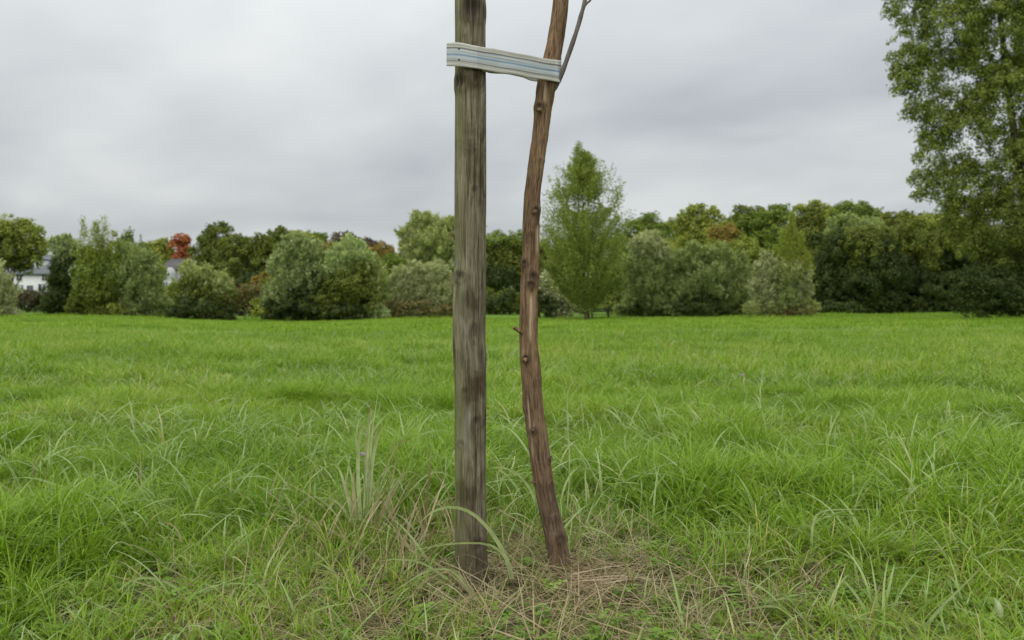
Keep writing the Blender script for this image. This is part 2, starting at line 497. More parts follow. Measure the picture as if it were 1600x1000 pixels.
def ascending(cx, y0, y1, prof, n, st, elev=(45, 65), lp_scale=1.0, thick=.8, gaps=None):
    """upright branched leaves: returns a function for tree(extra=...). prof: list of (fraction up, half width px)"""
    st = STY[st]
    def f(r, base, s):
        D = base[1]
        res = []
        for k in range(n):
            u = r.random()**.85
            hw = np.interp(u, *zip(*prof))*r.uniform(.55, 1.08)
            py = y0 + (y1-y0)*u
            az = r.uniform(0, 2*math.pi)
            el = math.radians(r.uniform(*elev))
            ln = hw/max(.35, math.cos(el)) * s
            dirh = np.array([math.cos(az), math.sin(az), 0])
            p0 = W(cx, py, D)
            m = int(10 + hw*1.6*thick)
            t = r.uniform(.15, 1.0, m)**.8
            p0 = p0 - np.array([0, 0, math.sin(el)*ln*.5])
            P = p0 + dirh*(ln*math.cos(el)*t)[:, None] + np.array([0, 0, 1])*(ln*math.sin(el)*t**1.25)[:, None]
            P = P + r.normal(0, 1.0, (m, 3))*(1.5 + 2.2*(1-t))[:, None]*s
            if gaps:
                pxs = 800 + F*P[:, 0]/P[:, 1]; pys = HZ - (P[:, 2]-EYE)*F/P[:, 1]
                kill = np.zeros(m, bool)
                for gx, gy, gr, gp in gaps:
                    kill |= (((pxs-gx)/gr)**2 + ((pys-gy)/gr)**2 < 1) & (r.random(m) < gp)
                P = P[~kill]; m = len(P)
                if m == 0: continue
            nrm = unit(r.normal(size=(m, 3)) + np.array([0, 0, .5]) + dirh*.5)
            ax = unit(dirh*.5 + np.array([0, 0, .7]) + r.normal(0, .45, (m, 3)))
            Ln = st['lp']*s*lp_scale*r.uniform(.6, 1.2, m)
            cmix = np.clip(.5 + r.normal(0, .2), 0, 1)
            res.append((P, ax, nrm, Ln, Ln*st['asp']*r.uniform(.8, 1.2, m), leaf_colours(r, m, st, np.full(m, cmix))))
        return res
    return f

# ------------------------------------------------------------------ far wood behind everything
def distant_wood():
    r = np.random.default_rng(99)
    acc = []
    xs = np.arange(-900, 2600, 26)
    for x in xs:
        topc = np.interp(x, [-900, 0, 230, 420, 620, 760, 980, 1150, 1300, 1480, 1700, 2600],
                            [390, 390, 390, 378, 388, 378, 352, 336, 330, 340, 342, 360])
        st = STY[['oak', 'wood', 'oak', 'wood', 'yel', 'dark'][r.integers(0, 6)]]
        D = r.uniform(185, 225)
        s = D/F
        h = 470 - topc
        px = x + r.uniform(-8, 8); py = topc + r.uniform(2, 14)
        for (yy, rx, ry) in ((py+22, 24, 24), (py+60, 26, 34), (py+95, 26, 30), (468, 22, 16)):
            c = W(px, yy, D)
            acc.append(lobe_leaves(r, c, np.array([rx*s, rx*s, ry*s]), st, math.pi*rx*ry, st['lp']*s, .75))
    P, A, Nn, Ln, Wd, C = [np.concatenate(z) for z in zip(*acc)]
    V, Q, C4 = leaf_mesh(P, A, Nn, Ln, Wd, C)
    o = obj("distant_wood", new_mesh("distant_wood", V, Q, M_LEAF, {"leaf_colour": C4}))
    tag(o, "far-off wood filling the gaps behind the nearer trees", "wood", kind="stuff")
distant_wood()

def undergrowth():
    r = np.random.default_rng(98)
    acc = []
    for xa, xb, st in ((-500, 25, 'oak'), (95, 250, 'oak'), (425, 625, 'dark'), (690, 710, 'dark'), (745, 880, 'dark'), (955, 1270, 'oak'), (1255, 1800, 'dark'), (1800, 2300, 'oak')):
        for x in np.arange(xa, xb, 17):
            D = r.uniform(88, 100); s_ = D/F; S_ = STY[st]
            z0 = float(ground_z((x-800)/F*D, D))
            h = r.uniform(1.2, 2.6)
            c = np.array([(x-800)/F*D, D, z0 + h*.55])
            acc.append(lobe_leaves(r, c, np.array([1.1, 1.1, h*.65]), S_, math.pi*1.1*h*.65/s_**2, S_['lp']*s_, .8))
    P, A, Nn, Ln, Wd, C = [np.concatenate(z) for z in zip(*acc)]
    V, Q, C4 = leaf_mesh(P, A, Nn, Ln, Wd, C)
    o = obj("undergrowth", new_mesh("undergrowth", V, Q, M_LEAF, {"leaf_colour": C4}))
    tag(o, "dark low scrub under and between the trees at the field edge", "scrub", kind="stuff")
undergrowth()

# ------------------------------------------------------------------ houses
M_WHITE = simple_mat("white render", (.64, .64, .63), .8, .05, 2)
M_GREYW = simple_mat("pale grey render", (.47, .47, .48), .8, .08, 2)
M_ROOF = simple_mat("grey roof", (.17, .18, .20), .8, .15, 6, .15)
M_ROOFB = simple_mat("grey-brown roof", (.105, .098, .095), .9, .15, 6, .1)
M_ROOFD = simple_mat("slate roof", (.045, .05, .065), .9, .15, 6, .1)
M_GLASS = simple_mat("window glass", (.05, .06, .07), .1, 0, 1, .6)
M_FRAME = simple_mat("white frames", (.78, .78, .76), .5)
M_DOOR = simple_mat("dark door", (.06, .07, .07), .5)

def window(parent, x, z, y, w, h):
    """one window in a wall facing the camera at local depth y (negative = towards camera)"""
    fr = MB()
    t = .09
    fr.box(x-w/2, x+w/2, y-.06, y-.003, z+h/2-t, z+h/2); fr.box(x-w/2, x+w/2, y-.06, y-.003, z-h/2, z-h/2+t)
    fr.box(x-w/2, x-w/2+t, y-.06, y-.003, z-h/2+t, z+h/2-t); fr.box(x+w/2-t, x+w/2, y-.06, y-.003, z-h/2+t, z+h/2-t)
    fr.box(x-.035, x+.035, y-.055, y-.003, z-h/2+t, z+h/2-t)
    f = fr.build("window", M_FRAME, parent)
    p = MB(); p.box(x-w/2+t, x+w/2-t, y-.03, y-.004, z-h/2+t, z+h/2-t)
    p.build("pane", M_GLASS, f)
    return f

def gable_roof(mb, x0, x1, y0, y1, ze, zr, th=.18, ov=.35):
    """ridge along x"""
    ym = (y0+y1)/2
    for sgn, ya in ((-1, y0-ov), (1, y1+ov)):
        slope = (zr-ze)/(abs(ym-(y0 if sgn < 0 else y1)))
        za = ze - slope*ov
        V = [(x0-ov, ya, za), (x1+ov, ya, za), (x1+ov, ym, zr), (x0-ov, ym, zr)]
        V += [(a_, b_, c_+th) for a_, b_, c_ in V]
        mb.add(V, [(0,3,2,1),(4,5,6,7),(0,1,5,4),(1,2,6,5),(2,3,7,6),(3,0,4,7)])

def house_white():
    D = 128; s = D/F
    x0, x1 = (8-800)*s, (92-800)*s
    gx = (x0+x1)/2; gz = float(ground_z(gx, D))
    root = empty("house", (gx, D, gz))
    tag(root, "white house with grey roof and white dormer beside the left edge", "house")
    w = (x1-x0)/2; ze = EYE+(HZ-427)*s-gz; zr = EYE+(HZ-399)*s-gz
    mb = MB(); mb.box(-w, w, 0, 8, -.5, ze)
    mb.add([(-w, 0, ze), (-w, 8, ze), (-w, 4, zr)], [], [(0, 1, 2)]); mb.add([(w, 0, ze), (w, 8, ze), (w, 4, zr)], [], [(0, 2, 1)])
    mb.build("wall", M_WHITE, root)
    mb = MB(); gable_roof(mb, -w, w, 0, 8, ze+.02, zr+.02); rf = mb.build("roof", M_ROOF, root)
    mb = MB(); mb.box(w-1.6, w-.9, 3.6, 4.4, zr-.4, zr+1.1); mb.build("chimney", M_ROOFD, rf)
    for px in (29, 56):
        lx = (px-800)*s-gx; z0 = EYE+(HZ-420)*s-gz; z1 = EYE+(HZ-406)*s-gz
        d = MB(); d.box(lx-.75, lx+.75, .9, 3.2, z0, z1)
        dm = d.build("dormer", M_WHITE, root)
        d2 = MB(); d2.box(lx-.9, lx+.9, .75, 3.4, z1+.003, z1+.16); d2.build("dormer_roof", M_ROOFD, dm)
        window(root, lx, (z0+z1)/2+.05, .9, 1.1, 1.05)
    for px, py, ww, hh in ((27, 450, .9, 1.1), (33, 450, .9, 1.1), (30, 434, 1.0, 1.1), (70, 434, 1.0, 1.1), (66, 449, 1.4, 1.2)):
        window(root, (px-800)*s-gx, EYE+(HZ-py)*s-gz, 0, ww, hh)
    d = MB(); lx = (47-800)*s-gx; zt = EYE+(HZ-446)*s-gz
    d.box(lx-.5, lx+.5, -.05, -.003, zt-2.1, zt); d.build("door", M_DOOR, root)
house_white()

def house_arched():
    D = 120; s = D/F
    x0, x1 = (254-800)*s, (285-800)*s
    gx = (x0+x1)/2; gz = float(ground_z(gx, D)); w = (x1-x0)/2
    root = empty("house", (gx, D, gz))
    tag(root, "small white house with round-topped gable under a grey roof below the red tree", "house")
    ze = EYE+(HZ-421)*s-gz; zr = EYE+(HZ-404)*s-gz
    mb = MB(); mb.box(-w, w, 0, 7, -.5, ze); mb.build("wall", M_GREYW, root)
    mb = MB(); gable_roof(mb, -w, w, 0, 7, ze+.02, zr); mb.build("roof", M_ROOFB, root)
    # round-topped gable standing forward of the wall
    cx_ = (266-800)*s-gx; rr = 10.5*s; zt = EYE+(HZ-418)*s-gz
    ang = np.linspace(0, math.pi, 17)
    prof = [(cx_+rr, -.5)] + [(cx_+rr*math.cos(a_), zt-rr+rr*math.sin(a_)) for a_ in ang] + [(cx_-rr, -.5)]
    n = len(prof)
    V = [(a_, -.8, c_) for a_, c_ in prof] + [(a_, -.01, c_) for a_, c_ in prof] + [(cx_, -.8, zt-rr)]
    mb = MB(); mb.add(V, [(i, i+n, i+1+n, i+1) for i in range(n-1)], [(2*n, i, i+1) for i in range(n-1)] + [(2*n, n-1, 0)])
    mb.build("gable", M_GREYW, root)
    window(root, cx_-.1, EYE+(HZ-429)*s-gz, -.8, .9, .7)
    window(root, cx_-.35, EYE+(HZ-446)*s-gz, -.8, .9, 1.2)
    window(root, cx_+.6, EYE+(HZ-446)*s-gz, -.8, .6, 1.2)
house_arched()

def house_slate():
    D = 132; s = D/F
    x0, x1 = (308-800)*s, (329-800)*s
    gx = (x0+x1)/2; gz = float(ground_z(gx, D)); w = (x1-x0)/2
    root = empty("house", (gx, D, gz))
    tag(root, "house with dark slate roof showing between the olive bush and the dark oaks", "house")
    ze = EYE+(HZ-420)*s-gz; zr = EYE+(HZ-412)*s-gz
    mb = MB(); mb.box(-w, w, 0, 6, -.5, ze); mb.build("wall", M_WHITE, root)
    mb = MB(); gable_roof(mb, -w, w, 0, 6, ze+.02, zr); mb.build("roof", M_ROOFD, root)
    window(root, w-.7, EYE+(HZ-430)*s-gz, 0, .8, 1.2)
house_slate()

# ------------------------------------------------------------------ trees, far to near
G_H = "trees of the wooded hillside on the right"
G_B2 = "bushy trees filling the gaps of the front row"
G_B = "trees standing behind the front row of willows"
tree("wood_tree", "rounded green tree at the left end of the right-hand wooded skyline", "tree", 170, 1015,
     [(1010,352,32,15),(1018,375,34,28),(1000,400,30,30),(1030,420,30,40)], 'wood', 11, G_H)
tree("wood_tree", "yellow-green tree with two domes right of the conical tree", "tree", 120, 1090,
     [(1085,340,24,18),(1112,338,18,14),(1075,365,30,24),(1110,370,30,28),(1095,410,40,40)], 'yel', 12, G_H)
tree("wood_tree", "small orange-tinted tree behind the grey-green round bush", "tree", 112, 1138,
     [(1132,372,22,22,'orange'),(1150,395,22,24,'yel'),(1125,405,25,30,'yel')], 'yel', 13, G_H)
tree("wood_tree", "dark crown on the skyline left of the tall thin sprouts", "tree", 190, 1172,
     [(1172,333,24,11,'oak'),(1165,350,26,20),(1185,375,34,32),(1170,410,32,36)], 'wood', 14, G_H)
tree("wood_tree", "bright green tree on the skyline behind the tall thin sprouts", "tree", 185, 1215,
     [(1212,338,26,14),(1210,365,34,28),(1215,400,36,36)], 'wood', 15, G_H)
tree("wood_tree", "broad olive tree rising just right of the tall thin sprouts", "tree", 140, 1268,
     [(1268,340,30,22,'yel'),(1262,370,30,30),(1285,380,30,34),(1268,420,36,40)], 'oak', 16, G_H)
tree("wood_tree", "wide green dome at the highest point of the wooded skyline", "tree", 185, 1335,
     [(1335,333,32,16),(1305,345,26,18),(1362,345,26,18),(1330,370,46,34)], 'wood', 17, G_H)
tree("wood_tree", "pale-topped tree in front of the highest skyline dome", "tree", 120, 1335,
     [(1328,356,34,17,'ggreen'),(1345,372,34,22,'ggreen'),(1330,400,42,40,'oak')], 'oak', 18, G_H)
tree("wood_tree", "low olive tree in the skyline dip left of the big poplar", "tree", 160, 1420,
     [(1400,348,26,16),(1425,352,26,16),(1412,380,44,36)], 'oak', 19, G_H)
tree("wood_tree", "yellowish tree half behind the left lower edge of the big poplar", "tree", 155, 1475,
     [(1455,350,26,14,'yel'),(1482,346,26,14,'yel'),(1470,380,44,36)], 'wood', 20, G_H)

tree("oak_tree", "round yellow-olive tree above the white house roof at the left edge", "tree", 104, 14,
     [(10,362,32,25,'yel'),(40,368,26,22,'yel'),(55,390,20,20,'yel'),(-15,385,36,34),(25,395,32,26),(-40,410,40,40),(30,412,24,16)], 'oak', 21, tr=.30, dens=.9)
tree("maple_tree", "small yellow-green tree touching the left side of the red maple", "tree", 150, 247,
     [(240,388,14,11,'yel'),(258,385,12,12,'yel'),(266,396,9,9,'orange'),(248,400,20,14),(235,412,18,20)], 'yel', 22)
tree("maple_tree", "red autumn maple above the small arched house", "tree", 146, 283,
     [(284,374,14,8),(288,388,13,14),(276,382,11,9),(284,401,12,9)], 'red', 23)
tree("oak_tree", "tall dark rounded oak right of the red maple", "tree", 128, 340,
     [(343,362,19,13),(328,376,20,16),(340,395,30,26),(318,396,18,16),(326,428,15,20),(308,432,12,14)], 'oak', 24)
tree("oak_tree", "broad dark oak with a flat wide crown left of the silver willows", "tree", 118, 388,
     [(372,385,26,16),(400,384,28,15),(425,398,22,22),(385,410,44,30),(360,425,28,28),(405,440,40,28,'dark')], 'oak', 25)
tree("oak_tree", "small dark crown peeking over the broad oak's right shoulder", "tree", 160, 432,
     [(432,368,14,11,'oak'),(434,385,16,18,'oak')], 'oak', 26, G_B)
tree("wood_tree", "light green round crown left of the orange-topped tree", "tree", 165, 462,
     [(458,373,18,9),(470,385,26,18),(450,395,26,22)], 'yel', 27, G_B)
tree("wood_tree", "light green low crown behind the middle of the willows", "tree", 168, 498,
     [(496,375,17,9),(500,392,24,20)], 'wood', 28, G_B)
tree("beech_tree", "purple-brown crown on the skyline above the silver willows", "tree", 170, 535,
     [(533,374,16,9),(550,380,14,10),(540,392,24,18)], 'purple', 29, G_B)
tree("beech_tree", "smaller purple-brown crown right of the other purple one", "tree", 172, 572,
     [(570,382,14,8),(585,386,12,8),(575,398,22,16)], 'purple', 30, G_B)
tree("wood_tree", "orange-brown tree between the silver willows and the grey bush", "tree", 118, 596,
     [(592,395,20,14,'orange'),(606,402,12,12,'orange'),(588,420,26,26,'oak'),(600,440,24,24,'oak')], 'oak', 31, G_B)
tree("willow_tree", "pale yellow-green willow rising behind the wooden post", "tree", 100, 680,
     [(660,352,20,17),(690,358,28,19),(645,372,20,20),(675,385,38,28),(720,372,26,26),(705,405,38,32),(650,405,24,24),(640,425,26,26,'oak')], 'ywil', 32)
tree("oak_tree", "dark olive tree between the wooden post and the young trunk", "tree", 112, 788,
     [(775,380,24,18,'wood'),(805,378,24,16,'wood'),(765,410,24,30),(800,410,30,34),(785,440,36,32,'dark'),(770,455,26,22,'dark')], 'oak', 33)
tree("shrub", "low green shrub at the gap between post and young trunk", "bush", 92, 790,
     [(772,470,16,15),(798,470,18,17),(785,478,20,10)], 'oak', 34)
tree("oak_tree", "dark tree behind the left half of the conical tree", "tree", 115, 842,
     [(840,400,26,24),(850,430,30,30),(838,455,26,26)], 'oak', 35)

tree("willow_tree", "green willow filling the gap between the pointed thin tree and the small arched house", "tree", 78, 238,
     [(230,420,18,22,'ggreen'),(234,445,15,26,'ggreen'),(224,455,20,28,'ggreen')], 'ggreen', 81)
tree("willow_tree", "mid-green bushy tree directly left of the wide grey-green rounded bush", "tree", 80, 1052,
     [(1052,400,24,26,'yel'),(1046,435,24,34,'ggreen'),(1058,460,24,28,'ggreen')], 'ggreen', 82, G_B2)
tree("willow_tree", "olive bushy tree in the gap right of the wide grey-green rounded bush", "tree", 82, 1172,
     [(1170,402,24,28,'yel'),(1176,440,24,34,'wood'),(1165,462,24,28,'wood')], 'wood', 83, G_B2)
tree("willow_tree", "olive tree filling the gap between the grey bush and the greener silver willow", "tree", 84, 612,
     [(610,425,22,24,'wood'),(620,450,24,30,'wood'),(600,462,22,28,'oak')], 'wood', 84, G_B2)
tree("willow_tree", "green tree joining the conical tree and the tall grey-green willow", "tree", 86, 978,
     [(978,425,22,28,'wood'),(985,455,24,30,'oak')], 'wood', 85, G_B2)
# the right-hand wood edge
G_W = "dark trees along the wood edge on the right"
tree("wood_edge_tree", "dark green tree at the wood edge right of the pale sprouting bush", "tree", 84, 1305,
     [(1300,395,32,34),(1320,430,40,34),(1290,455,26,38),(1320,470,36,24)], 'dark', 41, G_W)
tree("wood_edge_tree", "deep green tree at the wood edge below the pale-topped tree", "tree", 82, 1365,
     [(1360,390,34,34,'oak'),(1385,420,34,40),(1355,450,36,36),(1385,470,30,24)], 'dark', 42, G_W)
tree("wood_edge_tree", "brownish green tree midway along the dark wood edge", "tree", 86, 1425,
     [(1420,380,34,32,'oak'),(1445,410,32,36,'oak'),(1420,445,36,38),(1440,470,32,24)], 'dark', 43, G_W)
tree("wood_edge_tree", "dark tree at the wood edge left of the big poplar", "tree", 80, 1480,
     [(1475,385,32,34,'oak'),(1500,420,30,40),(1475,450,34,34),(1500,470,30,24)], 'dark', 44, G_W)
tree("wood_edge_tree", "dark tree at the wood edge behind the foot of the big poplar", "tree", 78, 1560,
     [(1540,400,36,40),(1585,400,36,44),(1550,450,40,38),(1600,455,40,36),(1650,420,40,50)], 'dark', 45, G_W)
tree("shrub", "low leafy shrub at the foot of the dark wood edge", "bush", 76, 1316,
     [(1300,482,18,9),(1325,483,20,9)], 'dark', 46, skirt=False)

# left group
tree("shrub", "grey-brown bush cut off by the left edge of the photo", "bush", 66, -4,
     [(-6,448,22,32),(2,470,18,26),(-14,480,24,20)], 'grey', 51)
tree("hedge", "low brown-green hedge in front of the white house", "hedge", 100, 42,
     [(30,470,18,12,'purple'),(50,468,18,12,'purple'),(66,470,14,13,'dark'),(40,477,28,8,'dark')], 'dark', 52)
tree("spruce", "dark blue-green dense tree left of the young poplar", "tree", 70, 88,
     [(98,395,18,22,'bluew'),(92,432,13,24),(102,425,20,34),(90,467,20,28),(105,465,22,28)], 'dark', 53)
tree("poplar_tree", "young poplar with upright spiky tops in the left group", "tree", 66, 147,
     [(138,432,24,44,'wood'),(164,430,22,40,'wood'),(148,465,32,28,'oak')], 'yel', 54, dens=.95,
     extra=lambda r, b_, s: sum([ascending(cx_, y0_, y1_, pr, n_, 'yel', (60, 78), .8)(r, b_, s) for cx_, y0_, y1_, pr, n_ in
        [(131,470,343,[(0,12),(.6,9),(1,2)],80), (150,480,348,[(0,30),(.5,22),(1,2)],190), (163,470,338,[(0,14),(.6,10),(1,2)],90), (177,470,362,[(0,14),(1,3)],70), (120,470,380,[(0,10),(1,3)],30)]], []))
tree("willow_tree", "grey-green willow right of the young poplar in the left group", "tree", 67, 215,
     [(196,405,20,24),(215,412,22,22),(205,440,30,32),(235,450,24,32),(215,470,38,24),(245,475,16,18)], 'ggreen', 55)
tree("birch_tree", "thin pointed tree behind the grey-green willow", "tree", 84, 204,
     [(198,390,12,26,'wood'),(219,395,7,20,'wood'),(232,415,12,20,'wood')], 'wood', 56)
tree("shrub", "light green low shrub at the foot of the small arched house", "bush", 72, 262,
     [(255,470,18,20),(272,465,12,22),(262,484,22,11,'grey')], 'yel', 57)
tree("willow_tree", "olive yellow rounded bush standing before the small arched house", "bush", 62, 312,
     [(301,432,17,18,'ywil'),(318,440,18,20,'ywil'),(345,452,15,20,'ywil'),(300,460,30,28,'oak'),(330,470,30,26,'oak'),(312,482,40,16,'dark')], 'ywil', 58)
tree("sapling", "thin brownish sapling in the gap left of the silver willows", "tree", 64, 384,
     [(378,460,16,12),(392,455,14,11),(368,475,14,9)], 'brown', 59, tr=.05, skirt=False)
tree("shrub", "brownish olive shrub behind the thin sapling", "bush", 90, 380,
     [(365,462,22,16,'purple'),(395,462,22,18,'purple')], 'purple', 60)
tree("wood_tree", "peach-tinted tree at the left shoulder of the silver willows", "tree", 84, 418,
     [(412,440,13,14,'orange'),(425,455,18,22,'yel')], 'yel', 61)
tree("wood_tree", "orange-topped tree poking up between the two silver willows", "tree", 76, 513,
     [(511,398,11,18,'orange'),(514,418,13,18,'orange'),(510,440,20,20,'yel')], 'yel', 62)
tree("willow_tree", "bluish silver willow left of the orange-topped tree", "tree", 62, 465,
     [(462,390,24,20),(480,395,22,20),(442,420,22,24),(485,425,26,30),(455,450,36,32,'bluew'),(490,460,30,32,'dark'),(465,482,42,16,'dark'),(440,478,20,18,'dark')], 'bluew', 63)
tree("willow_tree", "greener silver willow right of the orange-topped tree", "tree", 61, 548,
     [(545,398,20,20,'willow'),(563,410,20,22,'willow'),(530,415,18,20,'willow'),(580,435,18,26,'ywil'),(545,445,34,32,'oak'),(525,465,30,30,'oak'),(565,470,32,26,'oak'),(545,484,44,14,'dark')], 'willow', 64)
tree("willow_shrub", "low grey-leaved round bush just left of the wooden post", "bush", 63, 655,
     [(650,432,28,20),(680,432,22,20),(630,455,24,26),(660,460,34,30),(690,462,22,28),(655,482,48,14,'brown')], 'grey', 65, dens=1.1)
tree("willow_shrub", "whitish bush between the young trunk and the conical tree", "bush", 68, 856,
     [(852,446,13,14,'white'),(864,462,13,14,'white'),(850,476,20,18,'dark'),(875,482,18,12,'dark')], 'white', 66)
tree("willow_tree", "tall grey-green willow right of the conical tree", "tree", 66, 1015,
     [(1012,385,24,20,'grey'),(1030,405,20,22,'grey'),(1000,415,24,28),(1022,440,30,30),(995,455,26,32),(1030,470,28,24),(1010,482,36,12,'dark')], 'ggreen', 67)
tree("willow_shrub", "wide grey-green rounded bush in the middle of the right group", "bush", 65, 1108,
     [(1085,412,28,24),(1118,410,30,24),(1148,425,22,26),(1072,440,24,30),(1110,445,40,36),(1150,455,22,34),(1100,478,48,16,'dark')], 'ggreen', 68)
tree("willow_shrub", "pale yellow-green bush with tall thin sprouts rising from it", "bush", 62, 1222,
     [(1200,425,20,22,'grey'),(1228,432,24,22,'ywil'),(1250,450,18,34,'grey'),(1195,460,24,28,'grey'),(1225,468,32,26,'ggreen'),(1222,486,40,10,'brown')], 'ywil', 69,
     extra=lambda r, b_, s: sum([ascending(cx_, 440, y1_, [(0, 16), (.5, 9), (1, 2)], n_, 'yel', (64, 80), .8)(r, b_, s) for cx_, y1_, n_ in [(1237,332,150), (1224,356,90), (1252,366,90), (1211,384,60), (1262,392,40)]], []))
tree("conical_tree", "tall conical light green tree standing alone right of the young trunk", "tree", 58, 917,
     [(900,268,9,12,'cone'),(916,284,13,11,'cone'),(930,296,10,9,'cone'),(885,428,30,28,'cone'),(940,432,30,28,'cone'),(912,390,30,26,'cone')], 'cone', 70, tr=.24, dens=.5, skirt=False,
     extra=lambda r, b_, s: ascending(914, 478, 240, [(0, 40), (.12, 68), (.33, 76), (.55, 66), (.7, 52), (.82, 35), (.9, 22), (.96, 11), (1, 3)], 860, 'cone', (38, 62), .85, 1.0,
        gaps=[(903, 318, 15, .85), (926, 322, 11, .7), (949, 312, 13, .85), (870, 322, 9, .6), (884, 286, 9, .7), (952, 285, 12, .6), (866, 290, 8, .6), (936, 262, 8, .7)])(r, b_, s)
        + ascending(905, 330, 226, [(0, 34), (.4, 26), (.75, 11), (1, 2)], 150, 'cone', (50, 70), .85)(r, b_, s)
        + ascending(960, 420, 300, [(0, 14), (.6, 9), (1, 2)], 40, 'cone', (60, 75), .8)(r, b_, s)
        + ascending(870, 380, 285, [(0, 14), (.6, 10), (1, 3)], 40, 'cone', (55, 70), .8)(r, b_, s))

def poplar_limb_leaves(r, base, s):
    """loose drooping sprays along the left rim of the crown"""
    st = STY['poplar']; res = []
    for px, py in [(1388,60),(1392,20),(1390,105),(1395,142),(1412,165),(1420,205),(1430,240),(1425,270),(1430,300),(1440,312),(1465,315),(1400,85),(1410,40),(1480,320),(1410,120),(1445,225)]:
        m = int(r.integers(30, 70)); D = base[1] + r.uniform(-2, 2)
        c0 = W(px+28, py-16, D); c1 = W(px, py+r.uniform(0, 8), D)
        t = r.random(m)**.8
        P = c0*(1-t)[:, None] + c1*t[:, None] + r.normal(0, 1, (m, 3))*(4.5*s)*(1.25-t)[:, None]
        nrm = unit(r.normal(size=(m, 3))); ax = unit(r.normal(size=(m, 3)) + np.array([0, 0, -.7]))
        Ln = st['lp']*s*r.uniform(.7, 1.3, m)
        res.append((P, ax, nrm, Ln, Ln*st['asp'], leaf_colours(r, m, st, np.full(m, .5))))
    return res

def big_poplar():
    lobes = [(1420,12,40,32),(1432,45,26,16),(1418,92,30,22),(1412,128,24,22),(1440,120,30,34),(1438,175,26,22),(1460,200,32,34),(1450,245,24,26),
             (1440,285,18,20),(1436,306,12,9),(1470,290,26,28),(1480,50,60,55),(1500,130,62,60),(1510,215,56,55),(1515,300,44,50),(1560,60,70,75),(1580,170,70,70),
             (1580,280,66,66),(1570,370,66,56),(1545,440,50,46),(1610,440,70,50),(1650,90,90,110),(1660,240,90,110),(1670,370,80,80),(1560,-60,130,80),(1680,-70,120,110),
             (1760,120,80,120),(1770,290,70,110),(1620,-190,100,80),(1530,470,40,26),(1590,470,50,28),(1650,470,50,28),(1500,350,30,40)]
    lobes = [l if l[1] < 335 else l + ('oak' if l[1] < 420 else 'dark',) for l in lobes]  # lower lobes take darker leaf styles: shade at the base put into leaf colour
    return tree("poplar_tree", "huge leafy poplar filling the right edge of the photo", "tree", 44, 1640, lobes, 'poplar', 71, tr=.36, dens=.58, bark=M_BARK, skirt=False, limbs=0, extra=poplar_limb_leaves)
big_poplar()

# ------------------------------------------------------------------ small far things
def bench():
    D = 60; s = D/F
    x = (938-800)*s; z = float(ground_z(x, D))
    root = empty("park_bench", (x, D, z)); tag(root, "dark bench half hidden behind the conical tree's trunk", "bench")
    M = simple_mat("dark timber", (.035, .035, .035), .6, .1)
    for k in range(3):
        mb = MB(); mb.box(-.75, .75, -.25+k*.15, -.13+k*.15, .44, .48); mb.build("seat_slat", M, root)
    for k in range(2):
        mb = MB(); mb.box(-.75, .75, .24, .27, .62+k*.16, .74+k*.16); mb.build("back_slat", M, root)
    for sx in (-.6, .6):
        mb = MB(); mb.box(sx-.04, sx+.04, -.22, -.14, 0, .437); mb.box(sx-.04, sx+.04, .275, .34, 0, .92); mb.box(sx-.04, sx+.04, -.137, .272, .38, .437)
        mb.build("leg", M, root)
bench()

def boulder():
    r = np.random.default_rng(5)
    D = 72; s = D/F
    x = (22-800)*s; z = float(ground_z(x, D))
    n, m = 10, 16
    V = []
    for i in range(n+1):
        th = math.pi*i/n
        for j in range(m):
            ph = 2*math.pi*j/m
            d = Vector((math.sin(th)*math.cos(ph), math.sin(th)*math.sin(ph), math.cos(th)))
            k = 1 + .22*mnoise.noise(d*1.6 + Vector((3, 1, 2)))
            sq = (abs(d.x)**4 + abs(d.y)**4 + abs(d.z)**4)**-.25
            V.append((d.x*.50*k*sq*.9, d.y*.35*k*sq*.9, .26 + d.z*.27*k*sq*.9))
    Q = [(i*m+j, i*m+(j+1) % m, (i+1)*m+(j+1) % m, (i+1)*m+j) for i in range(n) for j in range(m)]
    o = obj("boulder", new_mesh("boulder", V, Q, simple_mat("pale stone", (.66, .66, .6), .85, .12, 3), smooth=True), loc=(x, D, z-.02))
    tag(o, "pale white block lying beside the bush at the left edge", "stone")
boulder()

# ------------------------------------------------------------------ the wooden post
POST = np.array([(735.5-800)/F*2.2, 2.2]); PR = 0.0432

